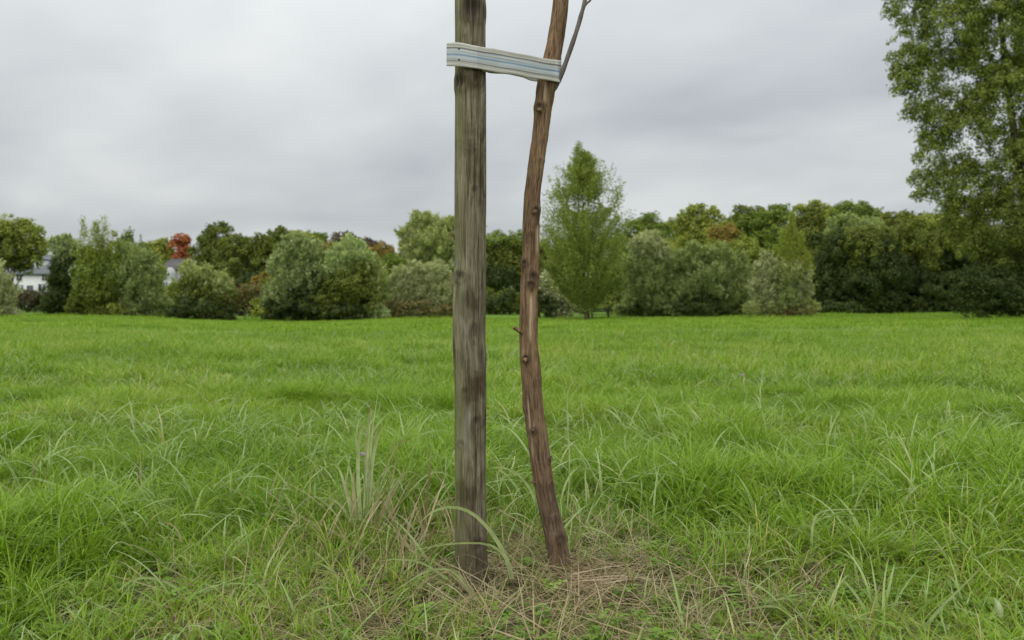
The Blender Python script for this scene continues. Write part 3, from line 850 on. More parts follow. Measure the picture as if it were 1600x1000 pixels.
def post():
    rows, n = 430, 200
    z = np.linspace(-.25, 1.92, rows)
    yy = HZ - (z-EYE)*F/2.2     # the photo row of each ring
    cxp = np.interp(yy, [-300, 0, 150, 400, 480, 540, 600, 780, 900, 1100], [734.6, 734.6, 735.4, 735.3, 732.8, 732.6, 734.8, 735.5, 737.5, 738.5])
    wid = np.interp(yy, [-300, 0, 150, 400, 470, 540, 600, 780, 840, 900, 1100], [47.5, 48, 48.2, 49.2, 51.2, 51, 49.5, 48.5, 50.5, 51.5, 52])
    V = np.zeros((rows, n, 3)); kn = np.zeros((rows, n)); alg = np.zeros((rows, n))
    knots = [(739, 20, 15, 19, 1.25), (722, 132, 11, 13, .9), (745, 128, 8, 9, .5), (720, 432, 10, 9, .8), (742, 300, 6, 7, .4), (746, 655, 8, 9, .6), (728, 610, 7, 8, .4), (730, 470, 9, 22, .5),
             (748, 845, 9, 12, .7), (722, 690, 6, 6, .4), (752, 560, 6, 20, .5), (741, 520, 7, 14, .5)]
    cracks = [(741,-60,170,.9),(752,190,330,.8),(727,300,415,.9),(749,350,480,1.1),(733,525,605,.9),(744,600,800,.9),(722,690,830,.8),(737,392,440,1.6),(720,40,110,.8)]
    ckm = np.zeros((rows, n))
    ang = np.arange(n)*2*math.pi/n
    for i in range(rows):
        cxw = (cxp[i]-800)/F*2.2; R = wid[i]/2/F*2.2
        for j in range(n):
            a_ = ang[j]
            dx, dy = math.cos(a_), math.sin(a_)
            q = Vector((dx*4.2, dy*4.2, z[i]*1.1))
            wv = mnoise.noise(Vector((dx*1.2, dy*1.2, z[i]*2.2)))*.0016
            g1 = mnoise.noise(q*1.9)
            crack = max(0, 1 - abs(mnoise.noise(Vector((dx*3.3+5, dy*3.3, z[i]*.9)))) * 9)
            crack2 = max(0, 1 - abs(mnoise.noise(Vector((dx*7+1, dy*7+9, z[i]*1.6)))) * 7)
            fine = mnoise.noise(Vector((dx*15, dy*15, z[i]*6)))
            rr = R + wv + g1*.0011 - crack*.0022 - crack2*.0013 + fine*.0006
            if dy < .3:
                xp = cxp[i] + dx*wid[i]/2
                for kx, y0_, y1_, wx in cracks:
                    if y0_ < yy[i] < y1_:
                        e_ = min(1, (yy[i]-y0_)/25, (y1_-yy[i])/25)
                        kx += 2.2*mnoise.noise(Vector((kx, yy[i]*.018, 1))) + .8*mnoise.noise(Vector((kx, yy[i]*.07, 4)))
                        g_ = math.exp(-((xp-kx)/(wx*(.5+.5*e_)))**2)*e_
                        rr -= .0024*g_; ckm[i, j] = max(ckm[i, j], g_)
                for kx, ky, wx, wy, st in knots:
                    d2 = ((xp-kx)/wx)**2 + ((yy[i]-ky)/wy)**2
                    if d2 < 6:
                        kn[i, j] = max(kn[i, j], min(1, 1.5*st*math.exp(-d2*.9)*(.75 + .9*fine)))
                        rr += st*.0034*(math.exp(-(math.sqrt(d2)-1.0)**2*5) - .9*math.exp(-d2*4))
            V[i, j] = (cxw + dx*rr, 2.2 + dy*rr, z[i])
            alg[i, j] = dx
    i = np.arange(rows-1)[:, None]; j = np.arange(n)[None]
    Q = np.stack([i*n+j, i*n+(j+1) % n, (i+1)*n+(j+1) % n, (i+1)*n+j], -1).reshape(-1, 4)
    VV = np.vstack([V.reshape(-1, 3), [[V[-1, :, 0].mean(), 2.2, z[-1]+.004]]])
    T = [((rows-1)*n+k, (rows-1)*n+(k+1) % n, rows*n) for k in range(n)]
    m, t, b, o = mat("weathered timber")
    g = nd(t, "ShaderNodeTexCoord"); sp = nd(t, "ShaderNodeSeparateXYZ"); t.links.new(g.outputs["Object"], sp.inputs[0])
    def noise(scale, sx, sz, det=6, rough=.6, dist=0):
        mp = nd(t, "ShaderNodeMapping"); mp.inputs["Scale"].default_value = (sx, sx, sz)
        n_ = nd(t, "ShaderNodeTexNoise"); n_.inputs["Scale"].default_value = scale; n_.inputs["Detail"].default_value = det
        n_.inputs["Roughness"].default_value = rough; n_.inputs["Distortion"].default_value = dist
        t.links.new(g.outputs["Object"], mp.inputs[0]); t.links.new(mp.outputs[0], n_.inputs["Vector"])
        return n_.outputs[0]
    grain = noise(125, 1, .055, 9, .75, .6)
    blotch = noise(11, 1, .5, 6, .65, 1.0)
    base = ramp_node(t, grain, [(.34, (.048, .038, .025)), (.48, (.156, .134, .090)), (.64, (.300, .270, .200))])
    bl = ramp_node(t, blotch, [(.36, (.44, .37, .30)), (.5, (.98, .95, .90)), (.64, (1.22, 1.24, 1.18))])
    c = mixc(t, 1.0, base, bl, 'MULTIPLY')
    # algae on the weather side
    at = nd(t, "ShaderNodeAttribute"); at.attribute_name = "side"
    mr = nd(t, "ShaderNodeMapRange"); mr.inputs[1].default_value = .15; mr.inputs[2].default_value = -1.0
    t.links.new(at.outputs["Fac"], mr.inputs[0])
    mm = nd(t, "ShaderNodeMath"); mm.operation = 'MULTIPLY'; t.links.new(mr.outputs[0], mm.inputs[0])
    t.links.new(ramp_node(t, noise(16, 1, .3, 5, .6), [(.3, (0, 0, 0)), (.62, (1, 1, 1))]), mm.inputs[1])
    c = mixc(t, mm.outputs[0], c, mixc(t, .7, c, (.135, .160, .050)))
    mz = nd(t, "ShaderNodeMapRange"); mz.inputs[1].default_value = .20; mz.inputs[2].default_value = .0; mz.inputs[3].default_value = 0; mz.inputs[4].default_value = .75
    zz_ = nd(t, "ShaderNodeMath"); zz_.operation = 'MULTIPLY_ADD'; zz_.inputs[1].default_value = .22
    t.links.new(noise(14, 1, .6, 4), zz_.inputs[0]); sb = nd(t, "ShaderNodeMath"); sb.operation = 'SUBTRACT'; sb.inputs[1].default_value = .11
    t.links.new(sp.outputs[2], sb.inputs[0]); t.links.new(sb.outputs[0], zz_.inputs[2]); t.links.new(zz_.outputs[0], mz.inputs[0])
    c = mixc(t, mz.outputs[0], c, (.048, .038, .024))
    # knots are darker heartwood
    ka = nd(t, "ShaderNodeAttribute"); ka.attribute_name = "knot"
    c = mixc(t, ka.outputs["Fac"], c, (.040, .030, .022))
    ca = nd(t, "ShaderNodeAttribute"); ca.attribute_name = "crack"
    cfm = nd(t, "ShaderNodeMath"); cfm.operation = 'MULTIPLY'; cfm.inputs[1].default_value = .5; t.links.new(ca.outputs["Fac"], cfm.inputs[0])
    c = mixc(t, cfm.outputs[0], c, (.040, .033, .024))
    # pale bare flakes
    fl = ramp_node(t, noise(22, 1, .13, 4, .5, .8), [(.66, (0, 0, 0)), (.74, (1, 1, 1))])
    c = mixc(t, fl, c, (.27, .255, .225))
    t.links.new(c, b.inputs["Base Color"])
    b.inputs["Roughness"].default_value = .88; b.inputs["Specular IOR Level"].default_value = .2
    bp = nd(t, "ShaderNodeBump"); bp.inputs["Strength"].default_value = .55; bp.inputs["Distance"].default_value = .0012
    t.links.new(grain, bp.inputs["Height"]); t.links.new(bp.outputs[0], b.inputs["Normal"])
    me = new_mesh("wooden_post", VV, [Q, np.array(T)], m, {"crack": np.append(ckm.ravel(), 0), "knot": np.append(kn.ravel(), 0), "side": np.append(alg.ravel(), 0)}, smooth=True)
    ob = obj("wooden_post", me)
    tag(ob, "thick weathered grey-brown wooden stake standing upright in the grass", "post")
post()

# ------------------------------------------------------------------ the young trunk
TD = 2.335
TR_PTS = [(-420,905,18),(-250,893,20),(-120,884,22),(0,876.5,23.5),(50,870,25),(90,863,27),(130,855,30),(170,849,27),(200,845.5,25.5),(250,838.5,25),(300,832,24.5),(350,829.5,26),(400,829,26),(450,826.5,27),
          (500,826,28),(540,826,28.5),(580,829.5,30.5),(630,833,30),(680,839.5,30.5),(730,846,30.5),(780,854.5,29.5),(840,868,32.5),(890,876.5,31.5),(920,880,36),(980,884,40)]

def young_tree():
    P = np.array([W(x, y, TD) for y, x, w in TR_PTS])[::-1]
    Wd = np.array([w for _, _, w in TR_PTS])[::-1]/2/F*TD
    rows, n = 640, 100
    PP = spline(P, rows); RR = np.interp(np.linspace(0, 1, rows), np.linspace(0, 1, len(P)), Wd)
    root = empty("young_tree", (W(878, 898, TD)[0], TD, 0))
    tag(root, "slender bare brown young trunk leaning beside the stake", "tree")
    _, T, S, B = frames(PP)
    yy = HZ - (PP[:, 2]-EYE)*F/TD; xx = 800 + F*PP[:, 0]/TD
    knots = [(843, 170, 7, 7, 1.0), (836, 328, 6, 7, 1.1), (820, 412, 6, 7, .9), (832, 432, 8, 9, 1.2), (829, 444, 7, 6, 1.), (822, 558, 6, 6, 1.1), (833, 670, 6, 6, 1.), (816, 635, 4, 6, .5), (873, 838, 8, 9, .8), (838, 596, 5, 6, .4),
             (856, 720, 4, 5, .6), (829, 365, 4, 4, .5), (846, 250, 4, 3, .4), (834, 752, 4, 5, .5), (866, 806, 4, 4, .5)]
    V = np.zeros((rows, n, 3)); kn = np.zeros((rows, n)); peel = np.zeros((rows, n)); ck = np.zeros((rows, n)); fk = np.zeros((rows, n))
    for i in range(rows):
        for j in range(n):
            a_ = 2*math.pi*j/n
            d = S[i]*math.cos(a_) + B[i]*math.sin(a_)
            zz = PP[i, 2]
            fine = mnoise.noise(Vector((d[0]*9, d[1]*9, zz*14)))
            lo = mnoise.noise(Vector((d[0]*1.4+7, d[1]*1.4, zz*6)))
            ridge = mnoise.noise(Vector((d[0]*4+2, d[1]*4, zz*3.0)))
            flk = mnoise.noise(Vector((d[0]*3.2+11, d[1]*3.2, zz*16)))
            crk = max(0, 1 - abs(mnoise.noise(Vector((d[0]*5+3, d[1]*5+8, zz*7))))*11)
            rr = RR[i]*(1 + .05*lo) + fine*.0010 + ridge*.0014 + (.0009 if flk > .12 else 0) - .0013*crk
            ck[i, j] = crk*.7; fk[i, j] = 1.0 if flk > .30 else 0.0
            if d[1] < .35:
                xp = xx[i] + d[0]*RR[i]*F/TD
                for kx, ky, wx, wy, st in knots:
                    d2 = ((xp-kx)/wx)**2 + ((yy[i]-ky)/wy)**2
                    if d2 < 7:
                        kn[i, j] = max(kn[i, j], min(1, st*math.exp(-d2*.9)*(.8+.5*fine)))
                        rr += st*(.0080*math.exp(-d2*.75) - .0065*math.exp(-d2*4.5))
                pw = max(math.exp(-((xp-829)/2.6)**2)*np.clip((yy[i]-455)/15, 0, 1)*np.clip((535-yy[i])/20, 0, 1),
                         math.exp(-((xp-851)/2.2)**2)*np.clip((yy[i]-128)/6, 0, 1)*np.clip((166-yy[i])/10, 0, 1),
                         .6*math.exp(-((xp-826-(yy[i]-640)*.1)/1.6)**2)*np.clip((yy[i]-610)/20, 0, 1)*np.clip((720-yy[i])/20, 0, 1),
                         .5*math.exp(-((xp-839)/2.0)**2)*np.clip((yy[i]-350)/10, 0, 1)*np.clip((400-yy[i])/10, 0, 1))
                peel[i, j] = np.clip(pw*(1.1+1.2*fine), 0, 1)
                rr -= .0012*peel[i, j]
            V[i, j] = PP[i] + d*rr
    i = np.arange(rows-1)[:, None]; j = np.arange(n)[None]
    Q = np.stack([i*n+j, i*n+(j+1) % n, (i+1)*n+(j+1) % n, (i+1)*n+j], -1).reshape(-1, 4)
    m, t, b, o = mat("red-brown young bark")
    g = nd(t, "ShaderNodeTexCoord")
    def noise(scale, sx, sz, det=6, rough=.6, dist=0):
        mp = nd(t, "ShaderNodeMapping"); mp.inputs["Scale"].default_value = (sx, sx, sz)
        n_ = nd(t, "ShaderNodeTexNoise"); n_.inputs["Scale"].default_value = scale; n_.inputs["Detail"].default_value = det
        n_.inputs["Roughness"].default_value = rough; n_.inputs["Distortion"].default_value = dist
        t.links.new(g.outputs["Object"], mp.inputs[0]); t.links.new(mp.outputs[0], n_.inputs["Vector"])
        return n_.outputs[0]
    n1 = noise(105, 1, .1, 8, .7, .5); n2 = noise(14, 1, .35, 5, .6, .6)
    c = ramp_node(t, n1, [(.32, (.062, .039, .023)), (.48, (.168, .110, .063)), (.66, (.315, .220, .138))])
    c = mixc(t, 1.0, c, ramp_node(t, n2, [(.32, (.50, .50, .52)), (.5, (1, .97, .93)), (.7, (1.3, 1.22, 1.15))]), 'MULTIPLY')
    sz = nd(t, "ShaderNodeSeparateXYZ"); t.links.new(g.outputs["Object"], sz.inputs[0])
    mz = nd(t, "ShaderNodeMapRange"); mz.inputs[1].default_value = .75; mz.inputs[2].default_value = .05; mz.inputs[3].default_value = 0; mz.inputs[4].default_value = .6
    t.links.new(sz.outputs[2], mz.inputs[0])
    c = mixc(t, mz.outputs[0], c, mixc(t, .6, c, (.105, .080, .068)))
    # horizontal lenticels
    ln = noise(40, .5, 3.4, 3, .5)
    c = mixc(t, ramp_node(t, ln, [(.67, (0, 0, 0)), (.73, (.6, .6, .6))]), c, (.25, .20, .15))
    fa = nd(t, "ShaderNodeAttribute"); fa.attribute_name = "flake"
    fm = nd(t, "ShaderNodeMath"); fm.operation = 'MULTIPLY'; fm.inputs[1].default_value = .55; t.links.new(fa.outputs["Fac"], fm.inputs[0])
    c = mixc(t, fm.outputs[0], c, (.26, .165, .095))
    ca = nd(t, "ShaderNodeAttribute"); ca.attribute_name = "crack"
    c = mixc(t, ca.outputs["Fac"], c, (.035, .024, .017))
    pa = nd(t, "ShaderNodeAttribute"); pa.attribute_name = "peel"
    c = mixc(t, pa.outputs["Fac"], c, (.50, .36, .24))
    ka = nd(t, "ShaderNodeAttribute"); ka.attribute_name = "knot"
    c = mixc(t, ka.outputs["Fac"], c, (.045, .034, .022))
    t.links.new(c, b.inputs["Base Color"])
    b.inputs["Roughness"].default_value = .88; b.inputs["Specular IOR Level"].default_value = .15
    bp = nd(t, "ShaderNodeBump"); bp.inputs["Strength"].default_value = .8; bp.inputs["Distance"].default_value = .0015
    t.links.new(n1, bp.inputs["Height"]); t.links.new(bp.outputs[0], b.inputs["Normal"])
    base = np.array(root.location)
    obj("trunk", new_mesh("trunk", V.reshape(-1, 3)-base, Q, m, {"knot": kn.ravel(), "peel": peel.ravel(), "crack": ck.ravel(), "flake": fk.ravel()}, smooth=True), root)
    mg = bark_mat("grey twig bark", (.10, .085, .075), (.21, .185, .165), 60)
    # forked side branch
    def br(pts, r0, r1, name="branch", mt=mg, nseg=18, parent=root):
        PPb = spline([W(x, y, TD+dz) for x, y, dz in pts], nseg) - base
        rr = np.linspace(r0, r1, nseg)*(1 + .08*np.sin(np.arange(nseg)*2.1))
        mb = MB(); mb.tube(PPb, rr, 10); return mb.build(name, mt, parent, True)
    b1 = br([(863,142,0),(872,128,-.012),(881,106,-.02),(892,75,-.025),(902,45,-.03),(909,20,-.03),(913,5,-.03),(918,-25,-.02),(930,-120,0)], .0078, .0052)
    br([(911,12,-.03),(917,5,-.03),(924,-2,-.03),(942,-30,-.03)], .0042, .0025, "twig", parent=b1)
    # snapped stubs
    br([(818,522,-.012),(811,517,-.03),(805,513,-.034),(803,514,-.036)], .0062, .0042, "branch_stub", m)
    br([(823,560,-.018),(820,563,-.036),(819,565,-.042)], .0068, .0058, "branch_stub", m, 8)
    br([(846,172,-.018),(842,172,-.036),(840,173,-.040)], .0062, .005, "branch_stub", m, 8)
    br([(836,330,-.018),(835,332,-.036)], .0062, .0052, "branch_stub", m, 6)
    br([(833,671,-.02),(832,673,-.038)], .006, .0048, "branch_stub", m, 6)
    br([(856,719,-.006),(861,714,-.008),(862,712,-.008)], .004, .0028, "branch_stub", m, 6)
    br([(840,752,-.014),(833,755,-.018),(831,750,-.018)], .004, .0026, "branch_stub", m, 6)
    # crown twigs above the frame
    for k, (px, py) in enumerate([(889, -180), (892, -240), (896, -300), (900, -360)]):
        sgn = (-1)**k
        br([(px, py, 0), (px+sgn*40, py-70, .05*sgn), (px+sgn*75, py-170, .1*sgn)], .007, .003)
young_tree()

# ------------------------------------------------------------------ the webbing tie
def tie():
    zc_ = EYE + (HZ-85)/F*2.155
    hw = .0312
    root = empty("tree_tie", (POST[0], 2.155, zc_-hw))
    tag(root, "off-white striped webbing strap nailed to the stake and looped round the trunk", "strap")
    base = np.array(root.location)
    tcx, tcy = (859.5-800)/F*TD, TD       # trunk centre at the strap
    rt = .0315
    path = []
    x0 = (698-800)/F*2.15
    path += [(x0, 2.146), (x0+.02, 2.147), (POST[0]-.02, 2.1505), (POST[0]-.002, 2.1500), (POST[0]+.014, 2.1512), (POST[0]+.03, 2.1575)]
    a0 = np.radians([-78, -50, -20, 15, 50, 85, 120])
    path += [(.0, 2.217-.008), (.05, 2.256-.008)]
    path += [(tcx + rt*math.cos(a_), tcy + rt*math.sin(a_)) for a_ in a0]
    path += [(tcx-.02, tcy+.022), (tcx-.06, tcy-.005), (0.0, 2.245), (-.045, 2.207), (POST[0]+.052, 2.187), (POST[0]+.0475, 2.180), (POST[0]+.041, 2.172), (POST[0]+.033, 2.1655)]
    P2 = np.array(path)
    P = np.column_stack([P2, np.full(len(P2), 0.0)])
    n = 260
    C = spline(P, n)
    arc = np.concatenate([[0], np.cumsum(np.linalg.norm(np.diff(C, axis=0), axis=1))])
    u = arc/arc[-1]
    lift = np.interp(u, [0, .46, .58, .8, 1], [0, 0, .008, .004, 0])
    sag = -.004*np.exp(-((u-.28)/.12)**2)
    pxs = 800 + F*C[:, 0]/C[:, 1]
    drop = np.interp(pxs, [690, 710, 722, 740, 760, 800, 850, 880], [0, 0, 1, 4, 7.5, 14, 23, 27.5])
    tz = EYE + (HZ - 85 - drop)/F*C[:, 1]
    kf = int(np.argmax(C[:, 0]))
    o_ = np.argsort(C[:kf+1, 0])
    zf = np.interp(C[:, 0], C[:kf+1, 0][o_], tz[:kf+1][o_])          # height of the front layer at the same place
    tz = np.where(np.arange(n) <= kf, tz, zf + .0165*np.clip((C[:, 0] - (POST[0]+.05))/.10, 0, 1))
    C = C + np.column_stack([0*arc, -.0011*np.abs(np.sin(arc*31)) - .0006*np.abs(np.sin(arc*83+1)), 0*arc])*(np.arange(n) < kf-60)[:, None]
    T = np.gradient(C, axis=0); T = unit(T); Nn = np.column_stack([T[:, 1], -T[:, 0], np.zeros(n)])   # outward side
    cols = 29
    v = np.linspace(-1, 1, cols)
    th = .0011
    front = np.zeros((n, cols, 3)); back = np.zeros((n, cols, 3))
    for k in range(cols):
        wob = .0006*math.sin(k*1.7)
        prof = .0007*abs(math.cos(v[k]*math.pi*3.5))
        front[:, k] = C + Nn*(th+prof+wob*0); front[:, k, 2] = tz + v[k]*hw + .0008*np.sin(arc*55)*v[k]
        back[:, k] = C - Nn*th; back[:, k, 2] = front[:, k, 2]
    V = np.concatenate([front.reshape(-1, 3), back.reshape(-1, 3)]) - base
    m_ = n*cols
    i = np.arange(n-1)[:, None]; j = np.arange(cols-1)[None]
    Qf = np.stack([i*cols+j, (i+1)*cols+j, (i+1)*cols+j+1, i*cols+j+1], -1).reshape(-1, 4)
    Qb = Qf[:, ::-1] + m_
    k = np.arange(n-1)
    e1 = np.stack([k*cols, k*cols+m_, (k+1)*cols+m_, (k+1)*cols], -1); e2 = np.stack([k*cols+cols-1, (k+1)*cols+cols-1, (k+1)*cols+cols-1+m_, k*cols+cols-1+m_], -1)
    k2 = np.arange(cols-1)
    e3 = np.stack([k2, k2+1, k2+1+m_, k2+m_], -1); o_ = (n-1)*cols
    e4 = np.stack([o_+k2, o_+k2+m_, o_+k2+1+m_, o_+k2+1], -1)
    vv = np.tile(v, n); aa = np.repeat(arc, cols)
    m, t, b, o = mat("striped webbing")
    at = nd(t, "ShaderNodeAttribute"); at.attribute_name = "across"
    al = nd(t, "ShaderNodeAttribute"); al.attribute_name = "along_strap"
    W0 = (.57, .56, .52); GB = (.53, .57, .60); GR = (.235, .225, .215); BL = (.25, .37, .50)
    mrr = nd(t, "ShaderNodeMapRange"); mrr.inputs[1].default_value = -1; mrr.inputs[2].default_value = 1
    t.links.new(at.outputs["Fac"], mrr.inputs[0])
    c = ramp_node(t, mrr.outputs[0], [(0, W0), (.195, W0), (.215, GR), (.25, GR), (.275, GB), (.445, GB), (.47, BL), (.52, BL), (.545, GB), (.735, GB), (.755, GR), (.795, GR), (.815, W0), (1, W0)])
    cv = nd(t, "ShaderNodeCombineXYZ"); t.links.new(al.outputs["Fac"], cv.inputs[0]); t.links.new(at.outputs["Fac"], cv.inputs[1])
    wn = nd(t, "ShaderNodeTexNoise"); wn.inputs["Scale"].default_value = 7; wn.inputs["Detail"].default_value = 6; t.links.new(cv.outputs[0], wn.inputs["Vector"])
    c = mixc(t, 1.0, c, ramp_node(t, wn.outputs[0], [(.3, (.66, .645, .60)), (.62, (1.04, 1.04, 1.03))]), 'MULTIPLY')
    t.links.new(c, b.inputs["Base Color"])
    b.inputs["Roughness"].default_value = .75; b.inputs["Specular IOR Level"].default_value = .25
    wv = nd(t, "ShaderNodeTexWave"); wv.inputs["Scale"].default_value = 95; wv.bands_direction = 'X'
    t.links.new(cv.outputs[0], wv.inputs["Vector"])
    bp = nd(t, "ShaderNodeBump"); bp.inputs["Strength"].default_value = .35; bp.inputs["Distance"].default_value = .0006
    t.links.new(wv.outputs["Fac"], bp.inputs["Height"]); t.links.new(bp.outputs[0], b.inputs["Normal"])
    me = new_mesh("strap", V, [Qf, Qb, e1, e2, e3, e4], m, {"across": np.tile(vv, 2), "along_strap": np.tile(aa, 2)}, smooth=False)
    obj("strap", me, root)
    mn = simple_mat("rusty nail", (.04, .032, .028), .5, .2, 200)
    for px, py in ((717, 76), (717, 93.5)):
        c_ = W(px, py, 2.146) - base
        P = np.array([c_ + [0, .02, 0], c_ + [0, .0045, 0], c_ + [0, .0040, 0], c_ + [0, .0015, 0], c_ + [0, .0002, 0]])
        mb = MB(); mb.tube(P, [.0012, .0012, .0036, .0036, .0026], 14); mb.build("nail", mn, root)
tie()

# ------------------------------------------------------------------ grass
SRC = bpy.data.collections.new("grass sources")     # not linked to the scene: only a store of blades for the scatters
def blade(r, root, ln, wd, az, lean, curl, seg=5, twist=.3, droop=0.0):
    """one ribbon: centre path bends from lean towards curl (radians from vertical)"""
    t = np.linspace(0, 1, seg+1)
    th = lean + (curl-lean)*t**1.3
    d = np.stack([np.sin(th)*math.cos(az), np.sin(th)*math.sin(az), np.cos(th)], 1)
    P = np.vstack([[0, 0, 0], np.cumsum(d[:-1]*ln/seg, axis=0)]) + root
    tw = az + math.pi/2 + twist*(t-.3)
    S = np.stack([np.cos(tw), np.sin(tw), .25*np.sin(t*3)*twist], 1)
    w = wd*np.clip(1.05 - t**2.2, .05, 1)*np.clip(.55+t*2.5, 0, 1)
    A = P - S*w[:, None]/2; Bv = P + S*w[:, None]/2
    V = np.stack([A, Bv], 1).reshape(-1, 3)
    i = np.arange(seg)
    Q = np.stack([2*i, 2*i+1, 2*i+3, 2*i+2], -1)
    return V, Q, np.repeat(t, 2)

def tuft(name, blades, mt, coll):
    V, Q, A, R = [], [], [], []
    n = 0
    for k, (v, q, t_) in enumerate(blades):
        V.append(v); Q.append(q+n); A.append(t_); R.append(np.full(len(v), rng.random())); n += len(v)
    me = new_mesh(name, np.concatenate(V), np.concatenate(Q), mt, {"along": np.clip(np.concatenate(A)*1.6, 0, 1), "blade_random": np.concatenate(R)}, smooth=True)
    o = bpy.data.objects.new(name, me); coll.objects.link(o)
    return o

def make_coll(name):
    c = bpy.data.collections.new(name); return c

def U(a, b): return rng.uniform(a, b)
C_FINE = make_coll("fine tufts"); C_MID = make_coll("mid tufts"); C_FAR = make_coll("far tufts")
C_BROAD = make_coll("broad blades"); C_STRAW = make_coll("straw"); C_HERB = make_coll("herbs"); C_LONG = make_coll("long straw")
for k in range(8):
    bl = []
    for _ in range(18):
        rr = abs(rng.normal(0, .022)); a_ = U(0, 6.28)
        bl.append(blade(rng, np.array([rr*math.cos(a_), rr*math.sin(a_), -.01]), U(.5, 1.0), U(.013, .023), a_+rng.normal(0, 1.1), U(.0, .65), U(.9, 2.8), 6, rng.normal(0, .8)))
    tuft("fine_tuft_%d" % k, bl, M_GRASS, C_FINE)     # unit height, scaled when placed
for k in range(8):
    bl = []
    for _ in range(22):
        rr = abs(rng.normal(0, .25)); a_ = U(0, 6.28)
        bl.append(blade(rng, np.array([rr*math.cos(a_), rr*math.sin(a_), -.02]), U(.5, 1.05), U(.022, .042), U(0, 6.28), U(.0, .6), U(.8, 2.7), 5, rng.normal(0, .8)))
    tuft("mid_tuft_%d" % k, bl, M_GRASS, C_MID)
for k in range(6):
    bl = []
    for _ in range(46):
        rr = abs(rng.normal(0, .9)); a_ = U(0, 6.28)
        bl.append(blade(rng, np.array([rr*math.cos(a_), rr*math.sin(a_), -.05]), U(.5, 1.0), U(.05, .09), U(0, 6.28), U(.0, .5), U(.6, 2.0), 3, rng.normal(0, .8)))
    tuft("far_tuft_%d" % k, bl, M_GRASS, C_FAR)
for k in range(10):
    bl = []
    for _ in range(rng.integers(1, 4)):
        az = U(0, 6.28)
        bl.append(blade(rng, np.array([rng.normal(0, .02), rng.normal(0, .02), -.01]), U(.7, 1.15), U(.017, .027), az, U(.05, .5), U(1.3, 2.7), 9, rng.normal(0, .9)))
    tuft("broad_blade_%d" % k, bl, M_BROAD, C_BROAD)
for k in range(8):
    bl = []
    for _ in range(12):
        bl.append(blade(rng, np.array([rng.normal(0, .25), rng.normal(0, .25), U(.0, .14)]), U(.6, 1.5), U(.010, .020), U(0, 6.28), U(.9, 1.5), U(1.2, 2.0), 5, rng.normal(0, 1.2)))
    tuft("straw_%d" % k, bl, M_STRAW, C_STRAW)
for k in range(6):
    bl = []
    for _ in range(5):
        bl.append(blade(rng, np.array([rng.normal(0, .05), rng.normal(0, .05), 0]), U(.7, 1.2), U(.011, .019), U(0, 6.28), U(.1, .7), U(.5, 1.7), 6, rng.normal(0, .6)))
    tuft("long_straw_%d" % k, bl, M_STRAW, C_LONG)
def herb(k):
    V, Q, A, R = [], [], [], []; n = 0
    for _ in range(9):
        az = U(0, 6.28); lean = U(.1, .7); h = U(.45, 1.0)
        tip = np.array([math.sin(lean)*math.cos(az)*h, math.sin(lean)*math.sin(az)*h, math.cos(lean)*h])
        v, q, t_ = blade(rng, np.zeros(3), h, .03, az, lean*.6, lean*1.4, 3, 0)
        V.append(v); Q.append(q+n); A.append(t_); R.append(np.full(len(v), rng.random())); n += len(v)
        tip = v[-2:].mean(0)
        rc = rng.random()
        for m_ in range(3):                # three rounded leaflets
            a_ = az + m_*2.094 + U(-.3, .3)
            ax = np.array([math.cos(a_), math.sin(a_), U(-.25, .35)]); ax /= np.linalg.norm(ax)
            sd_ = np.cross(ax, [0, 0, 1]); sd_ /= np.linalg.norm(sd_)
            l = U(.22, .36)
            up = np.cross(sd_, ax)
            pts = [tip, tip+ax*l*.45-sd_*l*.36+up*.02, tip+ax*l*.92-sd_*l*.24, tip+ax*l*.92+sd_*l*.24, tip+ax*l*.45+sd_*l*.36+up*.02]
            V.append(np.array(pts)); Q.append(np.array([[0, 1, 2, 3], [0, 3, 4, 4]])[:1]+n); A.append(np.full(5, .8)); R.append(np.full(5, rc))
            Q.append(np.array([[n, n+3, n+4, n+4]])[:0].reshape(0, 4)); n += 5
            V.append(np.array([pts[0], pts[3], pts[4], (pts[0]+pts[4])/2])); Q.append(np.array([[n, n+1, n+2, n+3]])); A.append(np.full(4, .8)); R.append(np.full(4, rc)); n += 4
    me = new_mesh("herb_%d" % k, np.concatenate(V), np.concatenate(Q), M_HERB, {"along": np.concatenate(A), "blade_random": np.concatenate(R)})
    o = bpy.data.objects.new("herb_%d" % k, me); C_HERB.objects.link(o)
for k in range(5): herb(k)

